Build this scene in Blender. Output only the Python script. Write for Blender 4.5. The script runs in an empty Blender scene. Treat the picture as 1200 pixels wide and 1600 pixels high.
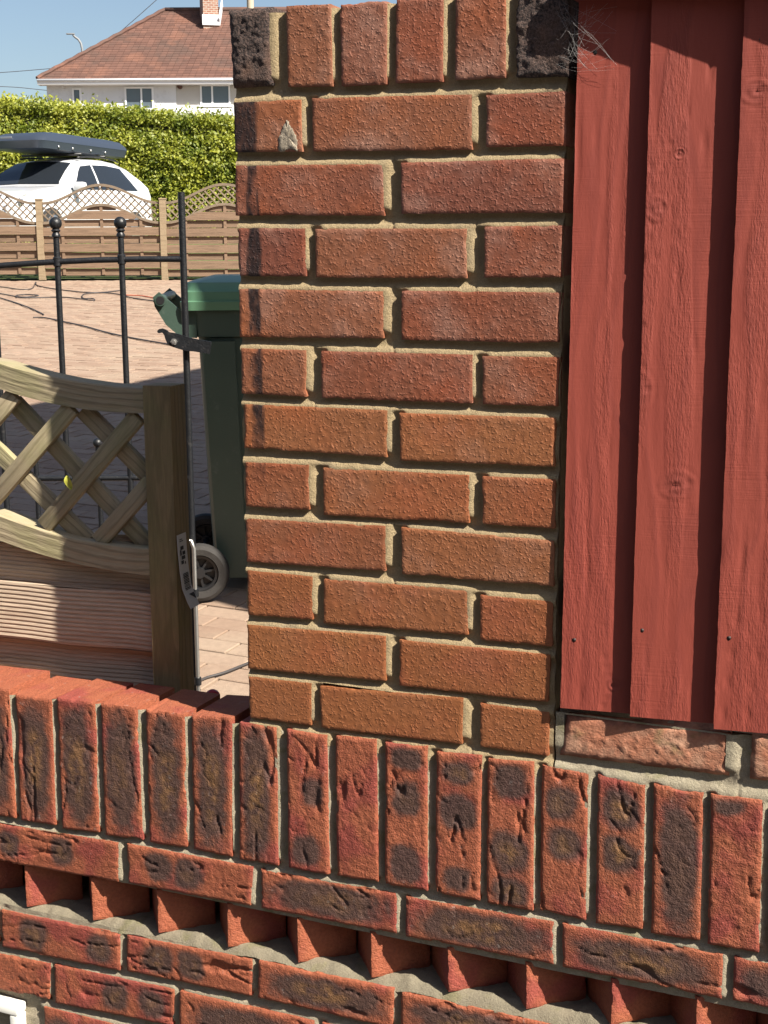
import bpy, bmesh, math, random
import numpy as np
from mathutils import Vector, Matrix
random.seed(7)
rng = np.random.default_rng(11)
D = bpy.data
SC = bpy.context.scene
COL = SC.collection
rad = math.radians

# ------------------------------------------------------------------ camera
CAM = np.array([0.887974, -1.589698, 0.643075])
RX, RY, RZ = 1.383524, 0.004968, 0.403148
F = 2135.0                      # focal length in photo pixels (1200 x 1600)
cam = D.objects.new('camera', D.cameras.new('camera'))
COL.objects.link(cam)
cam.location = CAM
cam.rotation_euler = (RX, RY, RZ)
cam.data.sensor_width = 36.0
cam.data.lens = F / 1600 * 36
cam.data.clip_start = 0.05
cam.data.clip_end = 3000
SC.camera = cam
SC.render.resolution_x, SC.render.resolution_y = 768, 1024

# ------------------------------------------------------------------ light
SUN_EL = rad(44.4)
SUN_AZ = 0.30                   # sine of the angle between the sun's rays and the wall face, in plan
TRAVEL = np.array([-math.sqrt(1 - SUN_AZ ** 2) * math.cos(SUN_EL), SUN_AZ * math.cos(SUN_EL), -math.sin(SUN_EL)])
world = D.worlds.new('World')
SC.world = world
world.use_nodes = True
wn = world.node_tree
bg = wn.nodes['Background']
sky = wn.nodes.new('ShaderNodeTexSky')
sky.sky_type = 'NISHITA'
sky.sun_disc = False
sky.sun_elevation = SUN_EL
sky.sun_rotation = math.atan2(-TRAVEL[0], -TRAVEL[1])
sky.air_density = 1.0
sky.dust_density = 1.5
sky.ozone_density = 1.0
wn.links.new(sky.outputs[0], bg.inputs[0])
bg.inputs[1].default_value = 0.056
sun = D.objects.new('sun', D.lights.new('sun', 'SUN'))
COL.objects.link(sun)
sun.data.energy = 5.0
sun.data.angle = rad(0.5)
sun.data.color = (1.0, 0.93, 0.82)
sun.rotation_euler = Vector(TRAVEL).to_track_quat('-Z', 'Y').to_euler()
SC.view_settings.view_transform = 'Standard'
SC.view_settings.look = 'None'
SC.view_settings.exposure = 1.2
SC.view_settings.gamma = 1.0

# ------------------------------------------------------------------ pixel -> place helpers
Rm = np.array(cam.rotation_euler.to_matrix())
def ray(u, v): return Rm @ np.array([(u - 600) / F, (800 - v) / F, -1.0])
def ony(u, v, y):
    d = ray(u, v); return CAM + d * ((y - CAM[1]) / d[1])
def onplane(u, v, p0, n):
    d = ray(u, v); return CAM + d * (np.dot(np.asarray(p0) - CAM, n) / np.dot(d, n))
VH = np.array([-math.sin(RZ), math.cos(RZ), 0.0])       # level view direction
RT = np.array([math.cos(RZ), math.sin(RZ), 0.0])        # level, to the right
UP = np.array([0, 0, 1.0])
def at(u, v, s):
    d = ray(u, v); return CAM + d * (s / np.dot(d, VH))
def lk(u, v):
    d = ray(u, v); return np.dot(d, RT) / np.dot(d, VH)
def place(l, s, z): return np.array([CAM[0], CAM[1], 0]) + RT * l + VH * s + UP * z
PZ, PS, PK = -0.517, 4.59, 0.0445
def zg(s):                      # height of the drive and the land behind it
    s = np.asarray(s, float)
    a = PZ + PK * (s - PS)
    z = np.where(s < 21.9, a, 0.2534 + np.minimum((s - 21.9) * 0.16, 0.4) + np.clip(s - 24.4, 0, 40) * 0.035)
    return z
def ondrive(u, v, h=0.0):
    d = ray(u, v); k = d[2] / np.dot(d, VH)
    s = (PZ + h - PK * PS - CAM[2]) / (k - PK)
    return at(u, v, s)

# ------------------------------------------------------------------ numpy noise
def _h(i, j, k):
    n = (i * 374761393 + j * 668265263 + k * 1274126177) & 0xffffffff
    n = ((n ^ (n >> 13)) * 1274126177) & 0xffffffff
    n = ((n ^ (n >> 16)) * 2246822519) & 0xffffffff
    return ((n ^ (n >> 15)) & 0xffff) / 65535.0
def vn(x, y, z=0.0):
    x, y, z = np.broadcast_arrays(np.asarray(x, float), np.asarray(y, float), np.asarray(z, float))
    x, y = .8253 * x - .5646 * y + 31.7 * z, .5646 * x + .8253 * y + 11.3 * z
    i, j, k = np.floor(x).astype(np.int64), np.floor(y).astype(np.int64), np.floor(z).astype(np.int64)
    f, g, h = x - i, y - j, z - k
    f, g, h = f * f * (3 - 2 * f), g * g * (3 - 2 * g), h * h * (3 - 2 * h)
    r = 0
    for a in (0, 1):
        for b in (0, 1):
            for c in (0, 1):
                r = r + _h(i + a, j + b, k + c) * (f if a else 1 - f) * (g if b else 1 - g) * (h if c else 1 - h)
    return r
def fbm(x, y, z=0.0, o=3):
    r, a, t = 0, 0.5, 0
    for i in range(o):
        r = r + a * vn(x * 2 ** i + 17.3 * i, y * 2 ** i + 5.1 * i, z); t += a; a *= .5
    return r / t
def sst(a, b, x):
    t = np.clip((x - a) / (b - a), 0, 1); return t * t * (3 - 2 * t)

# ------------------------------------------------------------------ object helpers
def tag(o, label=None, cat=None, group=None, kind=None):
    if label: o['label'] = label
    if cat: o['category'] = cat
    if group: o['group'] = group
    if kind: o['kind'] = kind
    return o
def thing(name, loc, label, cat, group=None):
    o = D.objects.new(name, None)
    COL.objects.link(o)
    o.location = loc
    o.empty_display_size = .1
    bpy.context.view_layer.update
    o.matrix_world = Matrix.Translation(Vector(loc))
    return tag(o, label, cat, group)
WORLDLOC = {}
def link(name, me, mat=None, parent=None, loc=(0, 0, 0)):
    """mesh given in coordinates relative to loc (world); parents are unrotated Empties or meshes"""
    o = D.objects.new(name, me)
    COL.objects.link(o)
    if mat is not None and not me.materials: me.materials.append(mat)
    base = Vector((0, 0, 0))
    if parent is not None:
        o.parent = parent
        q = parent
        while q is not None:
            base += Vector(q.location); q = q.parent
    o.location = Vector(loc) - base
    return o
def pyd(verts, faces, smooth=False, name='mesh', tc=None):
    me = D.meshes.new(name)
    me.from_pydata([tuple(map(float, v)) for v in verts], [], [tuple(int(i) for i in f) for f in faces])
    if tc is not None: set_tc(me, tc)
    if smooth: me.shade_smooth()
    me.validate()
    return me
def set_tc(me, tc):
    a = me.attributes.new('tc', 'FLOAT_VECTOR', 'POINT')
    a.data.foreach_set('vector', np.asarray(tc, np.float32).ravel())
def set_f(me, name, val):
    a = me.attributes.new(name, 'FLOAT', 'POINT')
    a.data.foreach_set('value', np.asarray(val, np.float32).ravel())
def qmesh(V, Q, name='mesh', smooth=None):
    """fast quad mesh from numpy arrays"""
    V = np.asarray(V, np.float32); Q = np.asarray(Q, np.int32)
    me = D.meshes.new(name)
    me.vertices.add(len(V)); me.vertices.foreach_set('co', V.ravel())
    me.loops.add(Q.size); me.loops.foreach_set('vertex_index', Q.ravel())
    me.polygons.add(len(Q)); me.polygons.foreach_set('loop_start', np.arange(0, Q.size, Q.shape[1], dtype=np.int32))
    if smooth is not None:
        me.update(calc_edges=True)
        a = me.attributes.new('sharp_face', 'BOOLEAN', 'FACE') if 'sharp_face' not in me.attributes else me.attributes['sharp_face']
        s = np.broadcast_to(~np.asarray(smooth, bool), (len(Q),)).copy()
        a.data.foreach_set('value', s)
    me.update(calc_edges=True)
    return me

class MB:
    """collects boxes / tubes / prisms; world coordinates; makes ONE mesh object"""
    def __init__(s): s.v = []; s.f = []; s.t = []
    def add(s, verts, faces, tc=None):
        o = len(s.v)
        s.v += [np.asarray(v, float) for v in verts]
        s.t += [np.asarray(t, float) for t in (tc if tc is not None else verts)]
        s.f += [[i + o for i in f] for f in faces]
        return s
    def box(s, c, ax, ay, az, hx, hy, hz, b=0.0):
        """centre, three unit axes, half sizes, bevel b"""
        c, ax, ay, az = map(np.asarray, (c, ax, ay, az))
        if b <= 0:
            P = [(i, j, k) for i in (-1, 1) for j in (-1, 1) for k in (-1, 1)]
            V = [c + ax * hx * i + ay * hy * j + az * hz * k for i, j, k in P]
            T = [(hx * i, hy * j, hz * k) for i, j, k in P]
            return s.add(V, [(0, 1, 3, 2), (4, 6, 7, 5), (0, 4, 5, 1), (2, 3, 7, 6), (0, 2, 6, 4), (1, 5, 7, 3)], T)
        bm = bmesh.new(); bmesh.ops.create_cube(bm, size=2)
        for v in bm.verts: v.co = Vector((v.co.x * hx, v.co.y * hy, v.co.z * hz))
        bmesh.ops.bevel(bm, geom=bm.edges[:], offset=b, segments=2, profile=.5, affect='EDGES')
        bm.verts.index_update()
        T = [np.array(v.co) for v in bm.verts]
        V = [c + ax * t[0] + ay * t[1] + az * t[2] for t in T]
        Fs = [[v.index for v in f.verts] for f in bm.faces]
        bm.free()
        return s.add(V, Fs, T)
    def bar(s, a, b, w, d, up=UP, bev=0.0):
        """box from a to b, w across along 'up'-perp, d along the other"""
        a, b = np.asarray(a, float), np.asarray(b, float)
        x = b - a; L = np.linalg.norm(x); x = x / L
        z = np.asarray(up, float) - x * np.dot(up, x); z /= np.linalg.norm(z)
        y = np.cross(z, x)
        return s.box((a + b) / 2, x, y, z, L / 2, d / 2, w / 2, bev)
    def tube(s, pts, r, n=10, cap=True):
        P = [np.asarray(p, float) for p in pts]
        R = r if hasattr(r, '__len__') else [r] * len(P)
        V, Fs, T = [], [], []
        ref = None; L = 0
        for i, p in enumerate(P):
            t = P[min(i + 1, len(P) - 1)] - P[max(i - 1, 0)]
            t /= (np.linalg.norm(t) + 1e-9)
            if ref is None:
                ref = np.cross(t, UP) if abs(t[2]) < .9 else np.cross(t, np.array([1., 0, 0]))
            a = ref - t * np.dot(ref, t); a /= (np.linalg.norm(a) + 1e-9); ref = a
            b = np.cross(t, a)
            if i: L += np.linalg.norm(P[i] - P[i - 1])
            for k in range(n):
                w = 2 * math.pi * k / n
                V.append(p + (a * math.cos(w) + b * math.sin(w)) * R[i])
                T.append((L, R[i] * math.cos(w), R[i] * math.sin(w)))
        for i in range(len(P) - 1):
            for k in range(n):
                k2 = (k + 1) % n
                Fs.append((i * n + k, i * n + k2, (i + 1) * n + k2, (i + 1) * n + k))
        if cap:
            Fs.append(tuple(range(n))[::-1]); Fs.append(tuple((len(P) - 1) * n + k for k in range(n)))
        return s.add(V, Fs, T)
    def ball(s, c, r, n=14, m=9, sq=1.0):
        P = []; R = []
        for i in range(m + 1):
            w = math.pi * i / m
            P.append(np.asarray(c) + UP * (-math.cos(w) * r * sq)); R.append(max(math.sin(w) * r, 1e-4))
        return s.lathe(P, R, n)
    def lathe(s, P, R, n=16):
        V, Fs = [], []
        for p, r in zip(P, R):
            for k in range(n):
                w = 2 * math.pi * k / n
                V.append(np.asarray(p) + np.array([math.cos(w) * r, math.sin(w) * r, 0]))
        for i in range(len(P) - 1):
            for k in range(n):
                Fs.append((i * n + k, i * n + (k + 1) % n, (i + 1) * n + (k + 1) % n, (i + 1) * n + k))
        Fs.append(tuple(range(n))[::-1]); Fs.append(tuple((len(P) - 1) * n + k for k in range(n)))
        return s.add(V, Fs)
    def prism(s, poly, ex, tc=None):
        """planar polygon (world points) extruded by vector ex"""
        n = len(poly); ex = np.asarray(ex, float)
        V = [np.asarray(p, float) for p in poly] + [np.asarray(p, float) + ex for p in poly]
        Fs = [tuple(range(n))[::-1], tuple(range(n, 2 * n))] + [(i, (i + 1) % n, n + (i + 1) % n, n + i) for i in range(n)]
        return s.add(V, Fs, tc)
    def build(s, name, mat, parent=None, smooth=False, fix=True):
        V = np.array(s.v); c = V.mean(0)
        me = pyd(V - c, s.f, False, name, np.array(s.t) + rng.uniform(0, 50, 3))
        if fix:
            bm = bmesh.new(); bm.from_mesh(me); bmesh.ops.recalc_face_normals(bm, faces=bm.faces[:])
            bm.to_mesh(me); bm.free()
        if smooth:
            me.shade_smooth()
            if smooth == 'auto': me.set_sharp_from_angle(angle=rad(38))
        return link(name, me, mat, parent, c)

# ------------------------------------------------------------------ materials
class NT:
    def __init__(s, name):
        s.m = D.materials.new(name); s.m.use_nodes = True
        s.n = s.m.node_tree.nodes; s.l = s.m.node_tree.links
        s.b = s.n['Principled BSDF']
        s.b.inputs['Roughness'].default_value = .8
    def node(s, t, **kw):
        n = s.n.new(t)
        for k, v in kw.items(): setattr(n, k, v)
        return n
    def put(s, sock, v):
        if hasattr(v, 'is_linked') or hasattr(v, 'links'): s.l.new(v, sock)
        else: sock.default_value = v
    def attr(s, name, out='Vector', typ='GEOMETRY'):
        n = s.node('ShaderNodeAttribute', attribute_type=typ, attribute_name=name); return n.outputs[out]
    def pos(s): return s.node('ShaderNodeNewGeometry').outputs['Position']
    def obj(s): return s.node('ShaderNodeTexCoord').outputs['Object']
    def rnd(s): return s.node('ShaderNodeObjectInfo').outputs['Random']
    def math(s, op, a, b=0.0, c=None, clamp=False):
        n = s.node('ShaderNodeMath', operation=op, use_clamp=clamp)
        s.put(n.inputs[0], a); s.put(n.inputs[1], b)
        if c is not None: s.put(n.inputs[2], c)
        return n.outputs[0]
    def vmul(s, v, w):
        n = s.node('ShaderNodeVectorMath', operation='MULTIPLY'); s.put(n.inputs[0], v); s.put(n.inputs[1], w); return n.outputs[0]
    def vadd(s, v, w):
        n = s.node('ShaderNodeVectorMath', operation='ADD'); s.put(n.inputs[0], v); s.put(n.inputs[1], w); return n.outputs[0]
    def sep(s, v):
        n = s.node('ShaderNodeSeparateXYZ'); s.put(n.inputs[0], v); return n.outputs
    def comb(s, x, y, z):
        n = s.node('ShaderNodeCombineXYZ'); s.put(n.inputs[0], x); s.put(n.inputs[1], y); s.put(n.inputs[2], z); return n.outputs[0]
    def noise(s, v, scale, detail=3.0, rough=.55, dist=0.0, out=0):
        n = s.node('ShaderNodeTexNoise'); s.put(n.inputs['Vector'], v)
        n.inputs['Scale'].default_value = scale; n.inputs['Detail'].default_value = detail
        n.inputs['Roughness'].default_value = rough; n.inputs['Distortion'].default_value = dist
        return n.outputs[out]
    def vor(s, v, scale, feat='F1', out='Distance'):
        n = s.node('ShaderNodeTexVoronoi', feature=feat); s.put(n.inputs['Vector'], v); n.inputs['Scale'].default_value = scale
        return n.outputs[out]
    def step(s, x, a, b):
        n = s.node('ShaderNodeMapRange', interpolation_type='SMOOTHSTEP', clamp=True)
        s.put(n.inputs[0], x); n.inputs[1].default_value = a; n.inputs[2].default_value = b
        return n.outputs[0]
    def mix(s, f, a, b, mode='MIX'):
        n = s.node('ShaderNodeMix', data_type='RGBA', blend_type=mode)
        s.put(n.inputs[0], f)
        for k, v in ((6, a), (7, b)):
            if isinstance(v, (tuple, list)): v = (*v[:3], 1.0)
            s.put(n.inputs[k], v)
        return n.outputs[2]
    def hsv(s, col, h=.5, sat=1., val=1.):
        n = s.node('ShaderNodeHueSaturation'); s.put(n.inputs['Color'], col if not isinstance(col, tuple) else (*col, 1))
        s.put(n.inputs['Hue'], h); s.put(n.inputs['Saturation'], sat); s.put(n.inputs['Value'], val); return n.outputs[0]
    def bump(s, h, dist, strength=1.0, prev=None):
        n = s.node('ShaderNodeBump'); s.put(n.inputs['Height'], h)
        n.inputs['Distance'].default_value = dist; n.inputs['Strength'].default_value = strength
        if prev is not None: s.l.new(prev, n.inputs['Normal'])
        return n.outputs[0]
    def done(s, col=None, rough=None, nrm=None, **kw):
        if col is not None:
            s.put(s.b.inputs['Base Color'], (*col, 1) if isinstance(col, tuple) else col)
        if rough is not None: s.put(s.b.inputs['Roughness'], rough)
        if nrm is not None: s.l.new(nrm, s.b.inputs['Normal'])
        for k, v in kw.items(): s.put(s.b.inputs[k.replace('_', ' ')], v)
        return s.m

def simple(name, col, rough=.6, var=.15, scale=20., bump=0.0, bscale=200., metal=0.0, **kw):
    t = NT(name); v = t.attr('tc')
    n = t.noise(v, scale, 4)
    c = t.hsv(col, .5, 1., t.math('ADD', t.math('MULTIPLY', n, 2 * var), 1 - var))
    nr = t.bump(t.noise(v, bscale, 3), bump) if bump else None
    return t.done(c, rough, nr, Metallic=metal, **kw)

# pillar facing brick: orange-brown, pimpled drag face
def m_pillar():
    t = NT('pillar_brick'); v = t.attr('tc'); P = t.pos(); X = t.sep(P); r = t.rnd()
    tone = t.attr('tone', 'Fac', 'OBJECT')
    c = t.mix(tone, (.270, .092, .030), (.225, .078, .042))
    c = t.mix(t.step(t.noise(v, 9, 3), .42, .72), c, (.285, .082, .032))
    c = t.hsv(c, t.math('ADD', t.math('MULTIPLY', r, .012), .494), 1.0, t.math('ADD', t.math('MULTIPLY', r, .22), .88))
    # whitish bloom, more on the upper courses
    bl = t.math('MULTIPLY', t.step(t.noise(t.vadd(v, (3, 9, 1)), 11, 5, .65), .45, .75), t.math('ADD', t.math('MULTIPLY', tone, .30), .06))
    c = t.mix(bl, c, (.46, .30, .24))
    c = t.hsv(c, .5, 1., t.math('ADD', t.math('MULTIPLY', t.noise(v, 260, 2), .5), .75))
    # dark run-down stain along the free edge of the pillar
    wob = t.noise(t.vmul(P, (60, 60, 9)), 1.0, 4, .6)
    d = t.math('ABSOLUTE', t.math('SUBTRACT', t.math('ADD', X[0], t.math('MULTIPLY', wob, .03)), .042))
    st = t.math('SUBTRACT', 1.0, t.step(d, .006, .012))
    st = t.math('MULTIPLY', st, t.step(X[2], .28, .46))
    st = t.math('MULTIPLY', st, t.step(t.noise(t.vmul(P, (25, 25, 14)), 1.0, 3), .36, .52))
    top = t.math('MULTIPLY', t.math('SUBTRACT', 1.0, t.step(t.math('ADD', X[0], t.math('MULTIPLY', wob, .012)), .036, .046)), t.step(X[2], .765, .77))
    st = t.math('MAXIMUM', st, top)
    st = t.math('MULTIPLY', st, t.math('ADD', t.math('MULTIPLY', t.noise(t.vmul(v, (3, 1, 1)), 60, 4, .7), .9), .5), clamp=True)
    c = t.mix(st, c, (.022, .011, .010))
    h = t.math('ADD', t.step(t.noise(v, 270, 2, .5), .50, .72), t.math('MULTIPLY', t.noise(v, 560, 2), .45))
    nr = t.bump(h, .0009, .6)
    return t.done(c, t.math('ADD', .50, t.math('MULTIPLY', t.noise(v, 150, 2), .3)), nr)
def m_darkbrick():
    t = NT('burnt_brick'); v = t.attr('tc')
    n = t.noise(v, 330, 4, .7)
    c = t.mix(t.step(n, .4, .62), (.022, .016, .015), (.115, .075, .062))
    c = t.mix(t.step(t.noise(v, 12, 3), .5, .75), c, (.16, .085, .055))
    nr = t.bump(n, .003, 1.0)
    return t.done(c, .9, nr)
# wall brick: red, creased, kiss-marked with burnt patches
def m_wall():
    t = NT('wall_brick'); v = t.attr('tc'); e = t.attr('edge', 'Fac'); r = t.rnd()
    dk = t.attr('dark', 'Fac', 'OBJECT')
    base = t.mix(t.noise(v, 30, 4), (.250, .058, .027), (.335, .104, .046))
    base = t.mix(t.step(t.noise(t.vadd(v, (7, 1, 3)), 14, 2), .48, .68), base, (.25, .050, .034))
    n = t.noise(t.vmul(v, (1.0, .8, .8)), 19, 2.2, .5, .25)
    sh = t.math('MULTIPLY', t.math('SUBTRACT', dk, .5), .62)
    em = t.step(t.math('ADD', e, t.math('MULTIPLY', t.noise(v, 60, 3), .010)), .006, .020)
    dd = t.math('MAXIMUM', t.math('MULTIPLY', t.attr('burn', 'Fac'), t.step(e, -.002, .010)), t.math('MULTIPLY', t.math('MULTIPLY', t.step(t.math('ADD', n, sh), .60, .78), em), .7))
    oc = t.math('MULTIPLY', t.attr('ochre', 'Fac'), t.step(t.noise(t.vadd(v, (2, 5, 8)), 60, 3), .34, .60))
    c = t.mix(t.math('MULTIPLY', dd, .90), base, (.056, .034, .028))
    c = t.mix(t.math('MULTIPLY', oc, .80), c, (.215, .105, .038))
    c = t.mix(t.math('MULTIPLY', t.step(t.noise(v, 95, 4, .6), .63, .74), t.math('MULTIPLY', dk, .55)), c, (.40, .36, .33))
    c = t.hsv(c, .5, 1., t.math('ADD', t.math('MULTIPLY', t.noise(v, 240, 3), .7), .65))
    h = t.math('ADD', t.noise(v, 170, 4, .65), t.math('MULTIPLY', t.noise(v, 520, 2), .6))
    nr = t.bump(h, .0026, .85)
    return t.done(c, .78, nr)
def m_pale():
    t = NT('pale_brick'); v = t.attr('tc'); e = t.attr('edge', 'Fac')
    c = t.mix(t.step(t.noise(v, 22, 4), .4, .65), (.40, .155, .085), (.46, .25, .16))
    c = t.mix(t.math('MULTIPLY', t.math('SUBTRACT', 1.0, t.step(e, .0, .016)), t.step(t.noise(v, 30, 3), .35, .6)), c, (.16, .055, .032))
    c = t.mix(t.math('MULTIPLY', t.step(t.noise(t.vadd(v, (4, 4, 4)), 26, 3), .58, .72), .55), c, (.17, .15, .055))
    nr = t.bump(t.math('ADD', t.noise(v, 200, 4, .7), t.math('MULTIPLY', t.noise(v, 480, 2), .4)), .002, .8)
    return t.done(t.hsv(c, .5, 1., t.math('ADD', t.math('MULTIPLY', t.noise(v, 260, 3), .6), .7)), .8, nr)
def m_mortar(name, a, b, moss=0.0):
    t = NT(name); v = t.pos()
    c = t.mix(t.noise(v, 120, 4, .7), a, b)
    c = t.mix(t.math('MULTIPLY', t.step(t.noise(v, 18, 3), .52, .72), .45), c, (.21, .17, .12))
    if moss: c = t.mix(t.math('MULTIPLY', t.step(t.noise(t.vadd(v, (5, 5, 5)), 25, 3), .55, .7), moss), c, (.16, .15, .05))
    c = t.hsv(c, .5, 1., t.math('ADD', t.math('MULTIPLY', t.noise(v, 700, 2), .8), .6))
    nr = t.bump(t.noise(v, 380, 4, .8), .0026, .9)
    return t.done(c, .95, nr)
M = {}
M['pillar'] = m_pillar(); M['burnt'] = m_darkbrick(); M['wall'] = m_wall(); M['pale'] = m_pale()
M['mortar'] = m_mortar('mortar', (.27, .200, .105), (.42, .325, .19))
M['mortar_grey'] = m_mortar('wall_mortar', (.25, .215, .15), (.41, .36, .26), .5)

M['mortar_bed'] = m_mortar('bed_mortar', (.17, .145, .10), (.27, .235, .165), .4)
# ------------------------------------------------------------------ brick builder
def brick_mesh(quad, n_out, depth, step=.0026, rnd=.0022, pimple=0.0, crease=0.0, wave=.0006, chip=.0012, seed=0., prot=0.0, vertical=False, marks=None):
    """quad: 4 world points TL,TR,BR,BL of the face; n_out: outward normal. Mesh relative to the face centre."""
    q = [np.asarray(p, float) for p in quad]; n = np.asarray(n_out, float)
    c = sum(q) / 4
    W = (np.linalg.norm(q[1] - q[0]) + np.linalg.norm(q[2] - q[3])) / 2
    H = (np.linalg.norm(q[3] - q[0]) + np.linalg.norm(q[2] - q[1])) / 2
    nu, nv = max(2, int(W / step)), max(2, int(H / step))
    u, v = np.meshgrid(np.linspace(0, 1, nu + 1), np.linspace(0, 1, nv + 1))
    P = (q[0] - c)[None, None] * ((1 - u) * (1 - v))[..., None] + (q[1] - c) * (u * (1 - v))[..., None] \
        + (q[2] - c) * (u * v)[..., None] + (q[3] - c) * ((1 - u) * v)[..., None]
    a, b = u * W, v * H                                  # metres along the face
    long_, short_ = (b, a) if vertical else (a, b)
    ed = np.minimum(np.minimum(a, W - a), np.minimum(b, H - b))
    # ragged arrises: pull the rim inward
    ca = (q[1] - q[0] + q[2] - q[3]); ca /= np.linalg.norm(ca)
    cb = (q[3] - q[0] + q[2] - q[1]); cb /= np.linalg.norm(cb)
    jag = chip * ((fbm(a * 160, b * 160, seed) - .35) * 1.4 + 1.6 * sst(.62, .8, fbm(a * 45, b * 45, seed + 9)))
    rim = np.exp(-(ed / .003) ** 2)
    sa = np.where(a < W / 2, 1., -1.) * (np.minimum(a, W - a) < .004)
    sb = np.where(b < H / 2, 1., -1.) * (np.minimum(b, H - b) < .004)
    Pb = P.copy()
    P = P + ca * (jag * sa * rim)[..., None] + cb * (jag * sb * rim)[..., None]
    h = np.zeros_like(a)
    h -= rnd * np.clip(1 - ed / (rnd * 2.2), 0, 1) ** 2
    h += wave * (fbm(a * 25, b * 25, seed + 3) - .5) * 4
    if pimple:
        h += pimple * sst(.55, .8, vn(a * 190, b * 190, seed + 1)) + pimple * .5 * (fbm(a * 300, b * 300, seed + 2) - .5)
    if crease:
        w = short_ + .014 * (fbm(long_ * 24, short_ * 40, seed + 4) - .5) + .003 * (vn(long_ * 130, short_ * 130, seed + 14) - .5)
        rg = np.abs(vn(long_ * 11, w * 62, seed + 5) - .5)
        mk = sst(.50, .62, fbm(long_ * 20, short_ * 34, seed + 6, 2))
        h -= crease * (1 - sst(0, .05, rg)) * mk * (.5 + vn(long_ * 40, short_ * 60, seed + 21))
        h += crease * .28 * (fbm(long_ * 50, w * 110, seed + 7) - .5) + .0009 * (vn(a * 210, b * 210, seed + 8) - .5)
        rg2 = np.abs(vn(long_ * 34, short_ * 40, seed + 15) - .5)
        h -= crease * .5 * (1 - sst(0, .05, rg2)) * sst(.52, .7, fbm(long_ * 30, short_ * 30, seed + 16, 2))
    P = P + n * (h + prot)[..., None]
    LL, SS = (H, W) if vertical else (W, H)
    bd = np.zeros_like(a); bo = np.zeros_like(a)
    for (cu, cv, ru, rv, oc) in (marks or ()):
        dx_ = (long_ / LL - cu) / ru; dy_ = (short_ / SS - cv) / rv
        rr_ = (np.abs(dx_) ** 2.6 + np.abs(dy_) ** 2.6) ** (1 / 2.6) + .55 * (fbm(a * 55, b * 55, seed + 31) - .5) + .25 * (fbm(a * 200, b * 200, seed + 32) - .5)
        bd = np.maximum(bd, 1 - sst(.68, 1.18, rr_)); bo = np.maximum(bo, oc * (1 - sst(.15, .72, rr_)))
    V = P.reshape(-1, 3)
    idx = np.arange((nu + 1) * (nv + 1)).reshape(nv + 1, nu + 1)
    Q = np.stack([idx[:-1, :-1], idx[1:, :-1], idx[1:, 1:], idx[:-1, 1:]], -1).reshape(-1, 4)
    ring = np.concatenate([idx[0, :-1], idx[:-1, -1], idx[-1, :0:-1], idx[:0:-1, 0]])
    m = len(ring)
    base = len(V)
    jz = .0008 * (vn(V[ring, 0] * 90 + V[ring, 2] * 90, seed, 2.) - .5)
    Pb = Pb.reshape(-1, 3)[ring] + (ca * (.0006 * sa)[..., None] + cb * (.0006 * sb)[..., None]).reshape(-1, 3)[ring]
    R1 = .5 * (V[ring] + Pb) - n * (.007)
    R2 = Pb - n * depth
    C = -n * depth + jz.mean()
    allV = np.concatenate([V, V[ring], R1, R2, R2.mean(0)[None]])
    r0, r1, r2 = base + np.arange(m), base + m + np.arange(m), base + 2 * m + np.arange(m)
    nx = np.roll(np.arange(m), -1)
    S1 = np.stack([r0[nx], r0, r1, r1[nx]], -1)[:, ::-1]
    S2 = np.stack([r1[nx], r1, r2, r2[nx]], -1)[:, ::-1]
    S1, S2 = S1[:, ::-1], S2[:, ::-1]
    me_Q = np.concatenate([Q, S1, S2])
    # back cap as quads to centre pairs
    cen = base + 3 * m
    bk = np.stack([r2[nx[::2]], r2[::2], np.full(len(r2[::2]), cen), r2[nx[nx[::2]]]], -1) if m % 2 == 0 else np.zeros((0, 4), int)
    me_Q = np.concatenate([me_Q, bk])
    me = qmesh(allV, me_Q, 'brick', np.concatenate([np.ones(len(Q), bool), np.zeros(len(me_Q) - len(Q), bool)]))
    dep = np.concatenate([np.zeros(base + m), np.full(m, .006), np.full(m, depth), [depth]])
    lo = long_.ravel(); sh = short_.ravel()
    L_ = np.concatenate([lo, lo[ring], lo[ring], lo[ring], [0]]); S_ = np.concatenate([sh, sh[ring], sh[ring], sh[ring], [0]])
    set_tc(me, np.stack([L_ + seed * 1.37, S_ + seed * .71, dep + seed * .33], -1))
    for nm, ar in (('burn', bd), ('ochre', bo)):
        ar = ar.ravel(); set_f(me, nm, np.concatenate([ar, ar[ring], ar[ring] * .3, ar[ring] * 0, [0]]))
    ee = ed.ravel()
    set_f(me, 'edge', np.concatenate([ee, ee[ring], ee[ring], ee[ring], [0]]))
    return me, c
FRONT = np.array([0, -1., 0])
SEED = [0]
def quad_px(pts, y=0.0): return [ony(u, v, y) for u, v in pts]
def add_brick(parent, quad, mat, depth, n=FRONT, props=None, name='brick', **kw):
    SEED[0] += 1
    me, c = brick_mesh(quad, n, depth, seed=SEED[0] * 3.17, **kw)
    o = link(name, me, mat, parent, c)
    for k, v in (props or {}).items(): o[k] = float(v)
    return o
def rects_front(quads):
    return [(min(q[0][0], q[3][0]), max(q[1][0], q[2][0]), min(q[2][2], q[3][2]), max(q[0][2], q[1][2])) for q in quads]
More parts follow.
